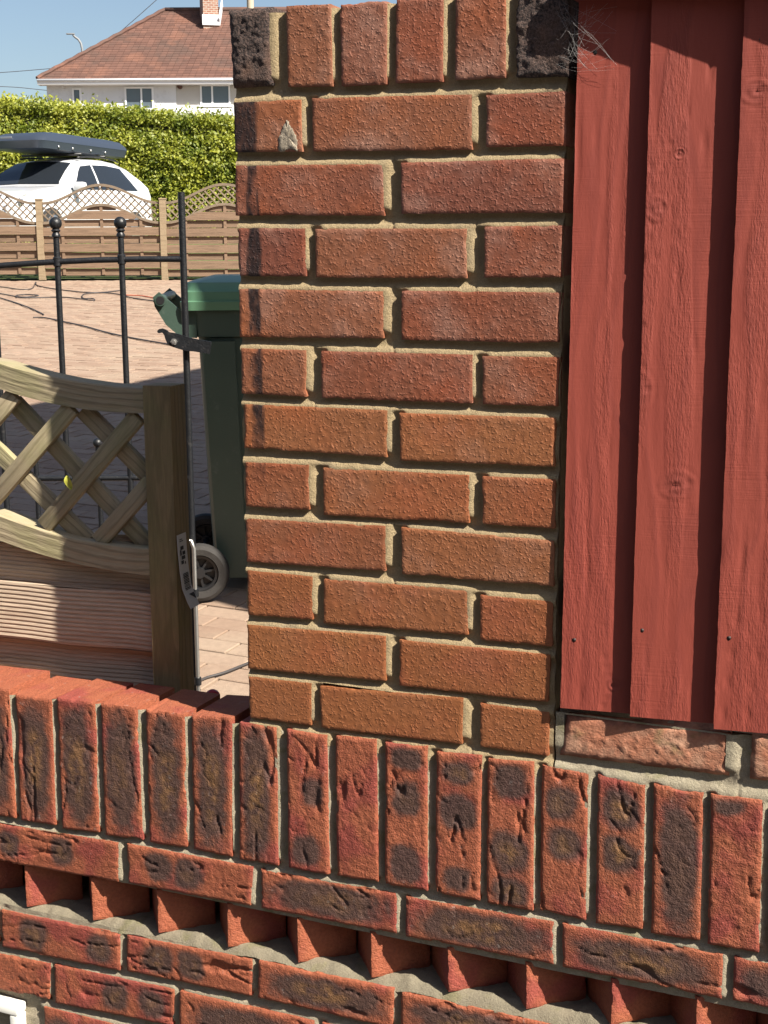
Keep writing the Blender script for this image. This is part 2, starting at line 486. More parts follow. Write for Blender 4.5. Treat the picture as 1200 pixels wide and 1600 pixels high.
def mortar_mesh(x0, x1, z0, z1, y, thick, quads, step, amp, seed, inset=.004, ztop=None, rec=.0072, cut=.40):
    """joint face as a real rough sheet; cells well under a brick are left out; a body behind it"""
    nx, nz = int((x1 - x0) / step), int((z1 - z0) / step)
    X, Z = np.meshgrid(np.linspace(x0, x1, nx + 1), np.linspace(z0, z1, nz + 1))
    yy = y + amp * (fbm(X * 55, Z * 55, seed) - .5) * 2 + amp * 1.5 * (fbm(X * 210, Z * 210, seed + 2) - .5)
    if ztop is not None: Z = np.minimum(Z, ztop(X))
    # struck pointing: flush with the brick below / to the left, cut back under the one above / to the right
    big = 9.0
    dl = np.full_like(X, big); dr = dl.copy(); dt = dl.copy(); db = dl.copy()
    for q in quads:
        def xa(i, j): return q[i][0] + (q[j][0] - q[i][0]) * np.clip((Z - q[i][2]) / (q[j][2] - q[i][2] + 1e-9), 0, 1)
        def za(i, j): return q[i][2] + (q[j][2] - q[i][2]) * np.clip((X - q[i][0]) / (q[j][0] - q[i][0] + 1e-9), 0, 1)
        zt_, zb_ = za(0, 1), za(3, 2); xl_, xr_ = xa(3, 0), xa(2, 1)
        inz = (Z < zt_ + .0015) & (Z > zb_ - .0015); inx = (X > xl_ - .010) & (X < xr_ + .010)
        a = X - xr_; dl = np.where(inz & (a > -.006), np.minimum(dl, np.maximum(a, 0)), dl)
        a = xl_ - X; dr = np.where(inz & (a > -.006), np.minimum(dr, np.maximum(a, 0)), dr)
        a = Z - zt_; db = np.where(inx & (a > -.006), np.minimum(db, np.maximum(a, 0)), db)
        a = zb_ - Z; dt = np.where(inx & (a > -.006), np.minimum(dt, np.maximum(a, 0)), dt)
    wob = .22 * (fbm(X * 35, Z * 35, seed + 5) - .5) + .16 * (fbm(X * 160, Z * 160, seed + 6) - .5)
    tv = np.where((dl < .04) & (dr < .04), dl / (dl + dr + 1e-6), -1); tb = np.where((db < .04) & (dt < .04) & (db + dt < .036), db / (db + dt + 1e-6), -1)
    tb = np.where((tb < 0) & (tv < 0) & (dt < .03), .9, tb)
    prof = lambda t_: np.where(t_ < 0, 0, .25 * sst(0, cut, t_ + wob) + .75 * sst(cut - .10, cut + .12, t_ + wob))
    rc = np.maximum(prof(tv), prof(tb))
    und = (tv < 0) & (tb < 0)
    for _ in range(2):                                    # soften, and let gaps take their neighbours' depth
        pd = np.pad(rc, 2, mode='edge'); acc = 0
        for i in range(5):
            for j in range(5): acc = acc + pd[i:i + rc.shape[0], j:j + rc.shape[1]]
        rc = np.where(und, acc / 25 + .15, .55 * rc + .45 * acc / 25)
    yy = yy + rec * np.clip(rc, 0, 1)
    hid = np.zeros_like(X, bool)
    for a, b, c, d in rects_front(quads): hid |= (X > a + inset) & (X < b - inset) & (Z > c + inset) & (Z < d - inset)
    idx = np.arange(X.size).reshape(X.shape)
    Q = np.stack([idx[:-1, :-1], idx[:-1, 1:], idx[1:, 1:], idx[1:, :-1]], -1).reshape(-1, 4)
    h = hid.ravel(); Q = Q[~h[Q].all(1)]
    V = np.stack([X.ravel(), yy.ravel(), Z.ravel()], -1)
    used = np.unique(Q); remap = -np.ones(len(V), int); remap[used] = np.arange(len(used))
    V = V[used]; Q = remap[Q]
    # body box
    b0 = len(V); yb = y + amp * 2 + .006 + rec
    bx = np.array([(x, w, z) for w in (yb, y + thick) for z in (z0 + .001, (z1 if ztop is None else float(ztop(np.array([x0, x1])).min())) - .001) for x in (x0 + .001, x1 - .001)])
    fq = np.array([(0, 1, 3, 2), (4, 6, 7, 5), (0, 4, 5, 1), (2, 3, 7, 6), (0, 2, 6, 4), (1, 5, 7, 3)]) + b0
    me = qmesh(np.concatenate([V, bx]), np.concatenate([Q, fq]), 'mortar', np.concatenate([np.ones(len(Q), bool), np.zeros(6, bool)]))
    return me

# ================================================================== SETTING
# ground: one sheet to the horizon
def ground_sheet():
    ss = np.concatenate([[-600, -60, -8, 0.3, 1.0, 1.7, 2.4, 3.2], np.arange(4, 30, 1.0), [34, 44, 64, 120, 400, 1800]])
    ll = np.concatenate([[-1500, -300, -60, -20], np.arange(-12, 13, 2.0), [20, 60, 300, 1500]])
    V = []
    for s in ss:
        for l in ll:
            p = place(l, s, 0)
            z = float(zg(s)) - .075 if s > 1 else -1.0
            if p[1] < .06: z = -1.0
            V.append((p[0], p[1], z))
    n = len(ll); Q = [(i * n + j, i * n + j + 1, (i + 1) * n + j + 1, (i + 1) * n + j) for i in range(len(ss) - 1) for j in range(n - 1)]
    return qmesh(V, Q, 'ground', True)
t = NT('earth'); v = t.pos()
M['earth'] = t.done(t.mix(t.noise(v, 3, 5), (.10, .075, .05), (.16, .12, .085)), .95, t.bump(t.noise(v, 40, 4), .02))
tag(link('ground', ground_sheet(), M['earth']), kind='structure')
t = NT('grass_green'); v = t.pos()
M['lawn'] = t.done(t.mix(t.noise(v, 6, 6, .7), (.06, .10, .02), (.16, .20, .055)), .9, t.bump(t.noise(v, 60, 4), .03))
lv = []
for s in np.arange(21.95, 34.1, .5):
    for l in np.arange(-14, 5.1, 1.0):
        p = place(l, s, float(zg(s)) + .004 - .0); lv.append(p)
nl = 20
lq = [(i * nl + j, i * nl + j + 1, (i + 1) * nl + j + 1, (i + 1) * nl + j) for i in range(len(lv) // nl - 1) for j in range(nl - 1)]
tag(link('lawn', qmesh(lv, lq, 'lawn', True), M['lawn']), kind='structure')

# street-side pavement in front of the wall (below the frame)
t = NT('slab'); v = t.pos()
M['slab'] = t.done(t.mix(t.noise(v, 9, 5), (.040, .040, .041), (.065, .064, .062)), .9, t.bump(t.noise(v, 150, 4), .004))
mb = MB(); mb.box((0.4, -1.02, -.93), (1, 0, 0), (0, 1, 0), (0, 0, 1), 30, 1.0, .045)
tag(mb.build('pavement', M['slab']), kind='structure')
mb = MB(); mb.box((0.4, -2.085, -.94), (1, 0, 0), (0, 1, 0), (0, 0, 1), 30, .063, .05)
tag(mb.build('kerb', M['slab']), kind='structure')
mb = MB(); mb.box((0.4, -5.5, -1.01), (1, 0, 0), (0, 1, 0), (0, 0, 1), 60, 3.35, .02)
tag(mb.build('road', M['slab']), kind='structure')  # unseen road, added dark so less light bounces onto the wall
# ---- block-paved drive
t = NT('block_paving'); v = t.pos(); r = t.rnd(); pr = t.attr('rnd', 'Fac')
rr = t.math('FRACT', t.math('ADD', t.math('MULTIPLY', r, 7.3), pr))
c = t.mix(rr, (.25, .165, .115), (.31, .220, .160))
c = t.mix(t.math('MULTIPLY', t.step(t.noise(v, 2.2, 4), .45, .7), .5), c, (.33, .255, .185))
c = t.hsv(c, .5, 1., t.math('ADD', t.math('MULTIPLY', t.noise(v, 45, 4, .7), .6), .7))
M['paver'] = t.done(c, .9, t.bump(t.noise(v, 260, 4), .002))
t = NT('joint_sand'); v = t.pos()
M['sand'] = t.done(t.mix(t.noise(v, 70, 4), (.06, .045, .035), (.12, .09, .065)), .95)
SLA = math.atan(PK)
VS = VH * math.cos(SLA) + UP * math.sin(SLA)             # up the slope
NS = np.cross(RT, VS)
A1 = rad(-24)
DX = RT * math.cos(A1) + VS * math.sin(A1); DY = np.cross(NS, DX)
O0 = place(0, PS, PZ)
# bedding sheet
bed = []
for s in (2.0, 4, 8, 12, 16, 21.85):
    for l in (-13, -8, -4, -2, 0, 3, 8): bed.append(place(l, s, float(PZ + PK * (s - PS)) - .012))
# keep the bed clear of the boundary wall
bed = [p if p[1] > .13 else np.array([p[0], .13, p[2]]) for p in bed]
bq = [(i * 7 + j, i * 7 + j + 1, (i + 1) * 7 + j + 1, (i + 1) * 7 + j) for i in range(5) for j in range(6)]
drive = tag(link('driveway', qmesh(bed, bq, 'driveway', True), M['sand']), kind='structure')
def paver_unit():
    bm = bmesh.new(); bmesh.ops.create_cube(bm, size=2)
    for q in bm.verts: q.co = Vector((q.co.x * .0970, q.co.y * .0468, q.co.z * .025 - .025))
    bmesh.ops.bevel(bm, geom=[e for e in bm.edges if all(w.co.z > -.01 for w in e.verts)], offset=.0025, segments=1, affect='EDGES')
    for f in [f for f in bm.faces if f.calc_center_median().z < -.045]: bm.faces.remove(f)
    me = D.meshes.new('paver'); bm.to_mesh(me); bm.free(); me.materials.append(M['paver']); return me
PAV = paver_unit()
pv = np.array([q.co[:] for q in PAV.vertices]); pf = [list(f.vertices) for f in PAV.polygons]
cells = []
BIN_S = 4.6
for j in range(-110, 260):
    for i in range(-130, 130):
        p = O0 + DX * (i * .2 + (j % 2) * .1) + DY * (j * .1)
        d = p - CAM; s = np.dot(d, VH); l = np.dot(d, RT)
        if s < 2.1 or s > 21.7 or p[1] < .24: continue
        if l < -.42 * s - .6 or l > .12 * s: continue
        if p[0] > 0.95: continue
        cells.append((s, l, p))
cells.sort(key=lambda q: q[0])
vis = [q for q in cells if q[0] > 3.25 and -.30 < q[1] / q[0] < -.09][:290]
vid = set(id(q) for q in vis)
Rp = Matrix(np.stack([DX, DY, NS], 1).tolist()).to_quaternion()
for s, l, p in vis:
    o = D.objects.new('paver', PAV); COL.objects.link(o); o.parent = drive
    o.rotation_mode = 'QUATERNION'; o.rotation_quaternion = Rp
    o.location = Vector(p + NS * random.uniform(-.0025, .0025))
rest = [q for q in cells if id(q) not in vid]
nv_ = len(pv); B = np.stack([DX, DY, NS], 1)
PP = np.array([q[2] for q in rest]) + NS * rng.uniform(-.003, .003, (len(rest), 1))
Vr = (pv @ B.T)[None] + PP[:, None]
faces = []
for k in range(len(rest)): faces += [[i + k * nv_ for i in f] for f in pf]
me = D.meshes.new('paving_blocks'); me.from_pydata(Vr.reshape(-1, 3).tolist(), [], faces)
set_f(me, 'rnd', np.repeat(rng.uniform(0, 1, len(rest)), nv_))
tag(link('paving_blocks', me, M['paver'], drive), kind='stuff')

# ================================================================== BRICK PILLAR
pil = thing('brick_pillar', (.22, .22, 0), 'orange brick gate pillar with dark run-down stains, topped by upright bricks', 'pillar')
ROWS = [
 (11, [[(365,160),(470,155),(472,237),(367,238)],[(487,153),(737,147),(737,234),(488,237)],[(759,148),(884,142),(884,228),(759,230)]]),
 (10, [[(367,258),(598,256),(600,337),(367,337)],[(626,254),(882,247),(880,333),(627,334)]]),
 (9, [[(371,356),(476,357),(478,432),(374,432)],[(492,357),(729,357),(729,435),(493,434)],[(757,354),(879,352),(877,434),(757,434)]]),
 (8, [[(373,451),(599,455),(599,529),(374,527)],[(627,454),(876,457),(873,537),(627,531)]]),
 (7, [[(377,544),(478,547),(479,620),(378,615)],[(501,548),(738,554),(738,631),(502,622)],[(753,556),(874,558),(871,636),(754,632)]]),
 (6, [[(381,631),(605,641),(604,715),(381,700)],[(624,645),(868,653),(867,730),(625,720)]]),
 (5, [[(383,722),(482,726),(483,797),(384,792)],[(504,731),(733,742),(733,818),(505,805)],[(753,744),(868,749),(867,826),(754,819)]]),
 (4, [[(383,810),(602,822),(602,893),(385,878)],[(627,824),(866,845),(865,917),(628,897)]]),
 (3, [[(386,891),(488,901),(488,969),(387,961)],[(505,904),(732,922),(731,993),(505,974)],[(750,930),(864,940),(863,1011),(750,1000)]]),
 (2, [[(386,976),(603,994),(603,1065),(387,1045)],[(624,1000),(860,1023),(857,1098),(624,1071)]]),
 (1, [[(388,1057),(486,1068),(486,1134),(390,1122)],[(499,1072),(724,1091),(722,1163),(500,1137)],[(750,1099),(858,1113),(857,1182),(750,1167)]]),
]
pq = []
LEFTN = np.array([-1., 0, 0])
for k, bricks in ROWS:
    tone = np.clip((k - 2) / 7.5, 0, 1)
    for i, b in enumerate(bricks):
        q = quad_px(b); pq.append(q)
        half = len(bricks) == 3 and i != 1
        o = add_brick(pil, q, M['pillar'], .215 if half else .1025, pimple=.0004, rnd=.0009, wave=.0002, chip=.0010,
                      prot=random.uniform(-.0006, .0010), props={'tone': float(np.clip(tone + random.uniform(-.15, .15), 0, 1))})
        if k == 11 and i == 0: splash_host = o
    # return face of the pillar (towards the gateway)
    zt = (q[0][2] + q[1][2]) / 2
    q0 = quad_px(bricks[0]); zt = q0[0][2]; zb = q0[3][2]; xl = max(q0[0][0], q0[3][0]) + .001
    for y0, y1 in ([(.4395, .2255)] if len(bricks) == 3 else [(.4395, .3375), (.3275, .1135)]):
        sq = [np.array([xl, y0, zt]), np.array([xl, y1, zt]), np.array([xl, y1, zb]), np.array([xl, y0, zb])]
        add_brick(pil, sq, M['pillar'], .1025, n=LEFTN, step=.012, props={'tone': .6})
    for y0, y1 in ([(.2255, .4395)] if len(bricks) == 3 else [(.1135, .3275), (.3375, .4395)]):
        sq = [np.array([.4385, y0, zt]), np.array([.4385, y1, zt]), np.array([.4385, y1, zb]), np.array([.4385, y0, zb])]
        add_brick(pil, sq, M['pillar'], .1025, n=-LEFTN, step=.02, props={'tone': .6})
TOP = [[(355,14),(424,10),(426,134),(363,138)],[(447,9),(517,6),(520,135),(450,136)],[(531,5),(605,1),(604,132),(534,135)],
       [(619,-2),(693,-6),(692,128),(618,130)],[(712,-10),(791,-13),(790,122),(711,125)],[(807,-14),(891,-18),(889,120),(806,122)]]
for i, b in enumerate(TOP):
    q = quad_px(b); pq.append(q)
    dk = i in (0, 5)
    add_brick(pil, q, M['burnt'] if dk else M['pillar'], .213, pimple=.0016 if dk else .0005, rnd=.005 if i == 0 else .001,
              chip=.003 if dk else .0012, wave=.0008 if dk else .0003, prot=.001, props={'tone': .95})
    x0, x1 = q[0][0], q[1][0]; zt, zb = q[0][2], q[3][2]
    sq = [np.array([x0, .2255, zt]), np.array([x1, .2255, zt]), np.array([x1, .2255, zb]), np.array([x0, .2255, zb])]
    add_brick(pil, sq, M['burnt'] if dk else M['pillar'], .213, step=.03, props={'tone': .95})
# splash of mortar on the end of the top header
sp = [(435, 236), (436, 214), (441, 203), (446, 191), (449, 187), (452, 193), (457, 199), (464, 212), (466, 226), (464, 236), (455, 233), (446, 237)]
loop = []
for (ua, va), (ub, vb) in zip(sp, sp[1:] + sp[:1]):
    for k in range(4): loop.append((ua + (ub - ua) * k / 4 + random.uniform(-1.3, 1.3), va + (vb - va) * k / 4 + random.uniform(-1.6, 1.6)))
mb = MB(); n = len(loop); pts = [ony(u, v, -.0004) for u, v in loop]
cc = sum(pts) / n
rings = [pts] + [[p * f_ + cc * (1 - f_) + np.array([0, -.0006 - random.uniform(0, .0008), 0]) for p in pts] for f_ in (.92, .6, .3)]
Vs = [p + np.array([0, .004, 0]) for p in pts] + [p for r_ in rings for p in r_] + [cc + np.array([0, -.0015, 0])]
mb.add(Vs, [(j * n + i, j * n + (i + 1) % n, (j + 1) * n + (i + 1) % n, (j + 1) * n + i) for j in range(4) for i in range(n)] + [(4 * n + i, 4 * n + (i + 1) % n, 5 * n) for i in range(n)])
M['splash'] = m_mortar('mortar_splash', (.28, .235, .175), (.42, .36, .28))
mb.build('mortar_splash', M['splash'], splash_host, True)

# ================================================================== LOW BOUNDARY WALL
wal = thing('boundary_wall', (0, .05, -.9), 'low red brick wall with soldier course, dogtooth band and burnt patches', 'wall')
WD = .1025
SOL = [[(-52,1070),(13,1077),(25,1279),(-40,1268)],
 [(23,1085),(80,1093),(87,1290),(32,1282)],[(88,1090),(148,1098),(155,1302),(97,1295)],[(157,1098),(214,1106),(223,1313),(164,1305)],
 [(227,1108),(288,1117),(292,1325),(233,1317)],[(298,1118),(362,1122),(362,1340),(302,1327)],[(373,1128),(432,1137),(435,1353),(374,1343)],
 [(448,1139),(511,1149),(515,1367),(451,1356)],[(524,1149),(588,1155),(592,1379),(527,1368)],[(602,1160),(668,1166),(668,1392),(602,1381)],
 [(682,1174),(753,1180),(750,1408),(680,1395)],[(762,1185),(835,1190),(833,1424),(760,1410)],[(846,1196),(919,1209),(915,1439),(843,1424)],
 [(933,1211),(1008,1227),(1004,1453),(930,1443)],[(1021,1225),(1099,1239),(1094,1471),(1017,1458)],[(1111,1241),(1192,1250),(1186,1489),(1105,1475)]]
SD = [.8,.85,.9,.95,.9,.95,.75,.42,.0,.5,.48,.62,.45,.56,.8,.12]
wq = []
def rnd_marks(d):
    if d > .68: return [(.5, .5, .47, .44, .8)]
    if d < .1: return []
    m_ = []; p_ = random.uniform(.12, .3)
    while p_ < .95 and len(m_) < 1 + round(d * 4):
        m_.append((p_, random.uniform(.45, .55), random.uniform(.10, .16), random.uniform(.36, .46), random.choice((0, .5, 1.)))); p_ += random.uniform(.24, .42)
    return m_
def wbrick(q, dark, vertical=False, **kw):
    wq.append(q)
    if 'marks' not in kw: kw['marks'] = rnd_marks(dark)
    k = dict(crease=.0034, rnd=.0018, wave=.0006, chip=.0016, prot=random.uniform(-.001, .0014)); k.update(kw)
    return add_brick(wal, q, M['wall'], WD, vertical=vertical, props={'dark': dark}, **k)
sq_ = [quad_px(b) for b in SOL]
sm_l, sm_r = sq_[0], sq_[-1]
for k in range(1, 7):       # on past the left of the frame
    sq_.insert(0, [p + np.array([-.0745 * k, 0, -.002 * k]) for p in sm_l]); SD.insert(0, random.uniform(.3, .9))
for k in range(1, 8):       # and the right
    sq_.append([p + np.array([.0745 * k, 0, 0]) for p in sm_r]); SD.append(random.uniform(.2, .8))
full = lambda oc=.8: [(.5, .5, .49, .42, oc)]
SMK = [full(.6), full(1.), full(.9), full(.5), full(.9), full(1.), [(.5, .45, .52, .40, 1.)],
       [(.42, .62, .11, .30, 0), (.84, .45, .12, .40, 0)], [], [(.10, .5, .09, .40, 0), (.37, .5, .13, .40, .2), (.83, .5, .14, .42, 0)],
       [(.13, .5, .09, .40, .6), (.40, .5, .13, .44, 0), (.87, .5, .10, .36, 0)], [(.13, .5, .13, .42, 0), (.62, .5, .16, .46, 1.), (.89, .5, .11, .42, .8)],
       [(.22, .45, .13, .38, .6), (.50, .5, .12, .36, .6)], [(.21, .5, .15, .44, 1.), (.50, .5, .14, .42, 1.)], [(.5, .55, .50, .42, .15)], [(.04, .3, .08, .4, 0)]]
SMK = [rnd_marks(d) for d in SD[:6]] + SMK + [rnd_marks(d) for d in SD[22:]]
for q, d, mk_ in zip(sq_, SD, SMK): wbrick(q, d * .6, True, prot=.001 + random.uniform(-.001, .0014), marks=mk_)
A = [[(-10,1286),(184,1317),(184,1379),(-8,1345)],[(197,1318),(395,1355),(391,1416),(200,1380)],[(407,1359),(620,1396),(619,1460),(407,1420)],
     [(633,1401),(865,1441),(864,1508),(633,1464)],[(878,1444),(1131,1491),(1127,1562),(878,1512)],[(1146,1496),(1412,1546),(1406,1620),(1144,1564)]]
Bc = [[(1,1422),(187,1460),(186,1518),(2,1480)],[(197,1462),(393,1500),(392,1558),(197,1518)],[(404,1501),(615,1546),(613,1607),(403,1559)],
      [(626,1550),(866,1603),(864,1664),(626,1611)],[(878,1606),(1130,1660),(1128,1722),(878,1668)],[(1143,1664),(1410,1720),(1405,1785),(1140,1727)]]
Cc = [[(-115,1467),(77,1507),(76,1563),(-113,1523)],[(84,1508),(271,1547),(270,1604),(85,1568)],[(280,1549),(490,1596),(489,1655),(280,1607)],
      [(502,1599),(728,1650),(727,1712),(502,1660)]]
ROWI = 0
for L, ds in ((A, [.33,.3,.7,.78,.68,.5]), (Bc, [.5,.5,.72,.6,.5,.6]), (Cc, [.2,.45,.6,.5])):
    qs = [quad_px(b) for b in L]
    ln = np.array([.2245, 0, 0])
    ds = list(ds)
    for k in (1, 2): qs.insert(0, [p - ln for p in qs[0]]); ds.insert(0, random.uniform(.2, .7))
    while qs[-1][0][0] < 1.0: qs.append([p + ln for p in qs[-1]]); ds.append(random.uniform(.2, .7))
    spec = {0: {2: [(.55, .45, .10, .40, .5), (.12, .5, .09, .36, .7)], 3: [(.27, .42, .13, .40, 0), (.50, .5, .12, .42, .4)], 4: [(.52, .48, .47, .42, .5)], 5: [(.5, .5, .48, .46, 1.)], 6: [(.5, .52, .45, .44, 1.)], 7: [(.4, .5, .4, .42, 0)]},
            1: {2: [(.28, .5, .14, .44, .7), (.83, .52, .12, .42, .3)], 3: [(.25, .5, .14, .42, .8), (.53, .5, .12, .42, .6)], 4: [(.5, .5, .45, .42, 1.)], 5: [(.45, .5, .4, .42, .8)]},
            2: {2: [], 3: [(.52, .5, .12, .42, .6), (.82, .5, .12, .42, .3)], 4: [(.5, .5, .4, .4, .2)]}}[ROWI]
    ROWI += 1
    for k, (q, d) in enumerate(zip(qs, ds)):
        if k in spec: wbrick(q, d * .6, marks=spec[k])
        else: wbrick(q, d * .6)
# lower courses, mostly below the frame; one opening holds the white plastic frame
zc = quad_px(Cc[1])[3][2]
FRX = ony(36, 1566, 0)[0]
for r in range(1, 8):
    z1 = zc - .011 - (r - 1) * .0755; z0 = z1 - .0645
    xs = np.arange(-.95 + (.1122 if r % 2 else 0), 1.1, .2245)
    off = ony(68, 1575, 0)[0] - .0
    xs = off + np.arange(-5, 7) * .2245 + (.0 if r % 2 else -.1122)
    for x in xs:
        if x < -1.0: continue
        if r <= 3 and x < off - .005:
            if x + .2145 > FRX - .25 and x < FRX + .02: continue
        wbrick([np.array([x, 0, z1]), np.array([x + .2145, 0, z1]), np.array([x + .2145, 0, z0]), np.array([x, 0, z0])], random.uniform(.2, .7), step=.006)
# dogtooth band: bricks set at 45 degrees, one corner to the face
TE = [((39,1357),(41,1417)),((142,1375),(146,1438)),((245,1395),(248,1458)),((355,1417),(357,1480)),((465,1440),(466,1504)),
      ((579,1462),(582,1528)),((698,1486),(703,1551)),((823,1510),(823,1577)),((956,1535),(957,1602)),((1088,1563),(1089,1632))]
SETB = .003
tx = [((ony(*a, SETB)[0] + ony(*b, SETB)[0]) / 2, ony(*a, SETB)[2] + .004, ony(*b, SETB)[2] - .001) for a, b in TE]
for k in range(1, 5): tx.insert(0, (tx[0][0] - .1135, tx[0][1] - .001, tx[0][2] - .001))
for k in range(1, 6): tx.append((tx[-1][0] + .1135, tx[-1][1], tx[-1][2]))
TC, TS = math.cos(rad(39)), math.sin(rad(39))
for x, zt, zb_ in tx:
    L = .086
    a = np.array([x, SETB, 0]); b = a + np.array([TC * L, TS * L, 0])
    q = [np.array([a[0], a[1], zt]), np.array([b[0], b[1], zt]), np.array([b[0], b[1], zb_]), np.array([a[0], a[1], zb_])]
    SEED[0] += 1
    me, c = brick_mesh(q, np.array([TS, -TC, 0]), .0795, step=.0035, rnd=.0015, wave=.0005, chip=.0012, crease=.0010, seed=SEED[0] * 3.17)
    o = link('brick', me, M['wall'], wal, c); o['dark'] = .0
# wall mortar: joint face, with the deep pocket behind the dogtooth left open
zA = lambda x: np.interp(x, [q[3][0] for q in [quad_px(b) for b in A]], [q[3][2] for q in [quad_px(b) for b in A]])
zB = lambda x: np.interp(x, [q[0][0] for q in [quad_px(b) for b in Bc]], [q[0][2] for q in [quad_px(b) for b in Bc]])
zAm = zA(np.array([.1]))[0]; zBm = zB(np.array([.1]))[0]
up_q = [q for q in wq if (q[0][2] + q[3][2]) / 2 > (zAm + zBm) / 2]
lo_q = [q for q in wq if (q[0][2] + q[3][2]) / 2 <= (zAm + zBm) / 2]
X0, X1 = sq_[0][0][0] + .004, 1.16
ztop = min(q[0][2] for q in sq_) - .004
zA_lo = min(min(zA(np.linspace(X0, X1, 50))), zAm)
zB_hi = max(zB(np.linspace(X0, X1, 50)))
sx_ = [q[0][0] for q in sq_]; sz_ = [min(q[0][2], q[1][2]) - .0035 for q in sq_]
mu = mortar_mesh(X0, X1, zA_lo + .003, -.0025, .0016, .097, up_q, .0022, .0008, 7.7, ztop=lambda x: np.where(x > -.01, -.0025, np.interp(x, sx_, sz_)))
link('mortar', mu, M['mortar_grey'], wal)
ml = mortar_mesh(X0, X1, -.90, zBm - .002, .0030, .094, lo_q, .0026, .0010, 9.1)
link('mortar', ml, M['mortar_grey'], wal)
# rough bedding on the ledge under the teeth and the dark back of the pockets
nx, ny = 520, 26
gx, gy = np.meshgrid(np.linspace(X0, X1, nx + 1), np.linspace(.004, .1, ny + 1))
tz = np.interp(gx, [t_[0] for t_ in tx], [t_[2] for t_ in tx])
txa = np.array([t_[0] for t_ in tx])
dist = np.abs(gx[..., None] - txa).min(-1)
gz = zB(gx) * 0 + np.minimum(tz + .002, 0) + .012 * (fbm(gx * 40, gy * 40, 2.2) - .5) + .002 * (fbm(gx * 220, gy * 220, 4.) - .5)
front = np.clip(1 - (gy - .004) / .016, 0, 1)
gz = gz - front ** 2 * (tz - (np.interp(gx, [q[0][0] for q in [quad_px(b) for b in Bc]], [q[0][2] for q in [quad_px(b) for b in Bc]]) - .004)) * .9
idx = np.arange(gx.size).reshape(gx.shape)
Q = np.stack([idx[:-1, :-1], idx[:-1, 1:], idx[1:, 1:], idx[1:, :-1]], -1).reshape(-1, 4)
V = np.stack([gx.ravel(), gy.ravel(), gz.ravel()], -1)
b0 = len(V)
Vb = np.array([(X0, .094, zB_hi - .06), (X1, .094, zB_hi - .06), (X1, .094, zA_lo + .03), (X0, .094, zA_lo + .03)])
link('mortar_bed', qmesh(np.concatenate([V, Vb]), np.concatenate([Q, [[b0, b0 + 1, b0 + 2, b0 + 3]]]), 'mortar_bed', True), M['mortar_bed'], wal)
link('mortar', mortar_mesh(.0022, .4382, -.014, .938, .0010, .433, pq + sq_, .0020, .0006, 3.3), M['mortar'], pil)
# course of paler bricks under the fence
FB = [[(885,1117),(1142,1145),(1139,1215),(873,1181)],[(1174,1148),(1452,1190),(1448,1262),(1170,1219)]]
fq_ = [quad_px(b, .002) for b in FB]
while fq_[-1][1][0] < 1.1: fq_.append([p + np.array([.2245, 0, 0]) for p in fq_[-1]])
for q in fq_:
    add_brick(wal, q, M['pale'], .1025, pimple=.0010, rnd=.004, wave=.0006, chip=.0016)
zfb = min(q[3][2] for q in fq_) - .012
link('mortar', mortar_mesh(.4405, 1.16, -.020, .076, .0012, .09, fq_ + sq_, .0022, .0010, 5.5), M['mortar_grey'], wal)
# white plastic frame of an opening at the foot of the wall
t = NT('white_plastic'); v = t.attr('tc')
M['upvc'] = t.done(t.mix(t.noise(v, 30, 4), (.62, .61, .55), (.80, .80, .76)), .45)
t = NT('opening_shade'); M['shade_black'] = t.done((.01, .01, .01), .9)
fr = thing('meter_box', (FRX - .1, 0, -.6), 'white plastic box frame let into the foot of the brick wall', 'box')
z1 = ony(36, 1567, 0)[2]; z0 = z1 - .2; xr = FRX; xl = FRX - .22
mb = MB()
w = .016
for a, b in ((np.array([xl, -.004, z1 - w / 2]), np.array([xr, -.004, z1 - w / 2])), (np.array([xl, -.004, z0 + w / 2]), np.array([xr, -.004, z0 + w / 2]))):
    mb.bar(a, b, w, .024, UP, .003)
for x in (xl + w / 2, xr - w / 2):
    mb.bar((x, -.0045, z0 + w), (x, -.0045, z1 - w - .0005), .016, .023, np.array([1., 0, 0]), .003)
mb.build('frame', M['upvc'], fr, 'auto')
mb = MB(); mb.box(((xl + xr) / 2, .05, (z0 + z1) / 2), (1, 0, 0), (0, 1, 0), (0, 0, 1), (xr - xl) / 2 - w - .002, .035, (z1 - z0) / 2 - w - .002)
mb.build('shade_block', M['shade_black'], fr)  # solid near-black block; its colour stands in for shade inside the opening

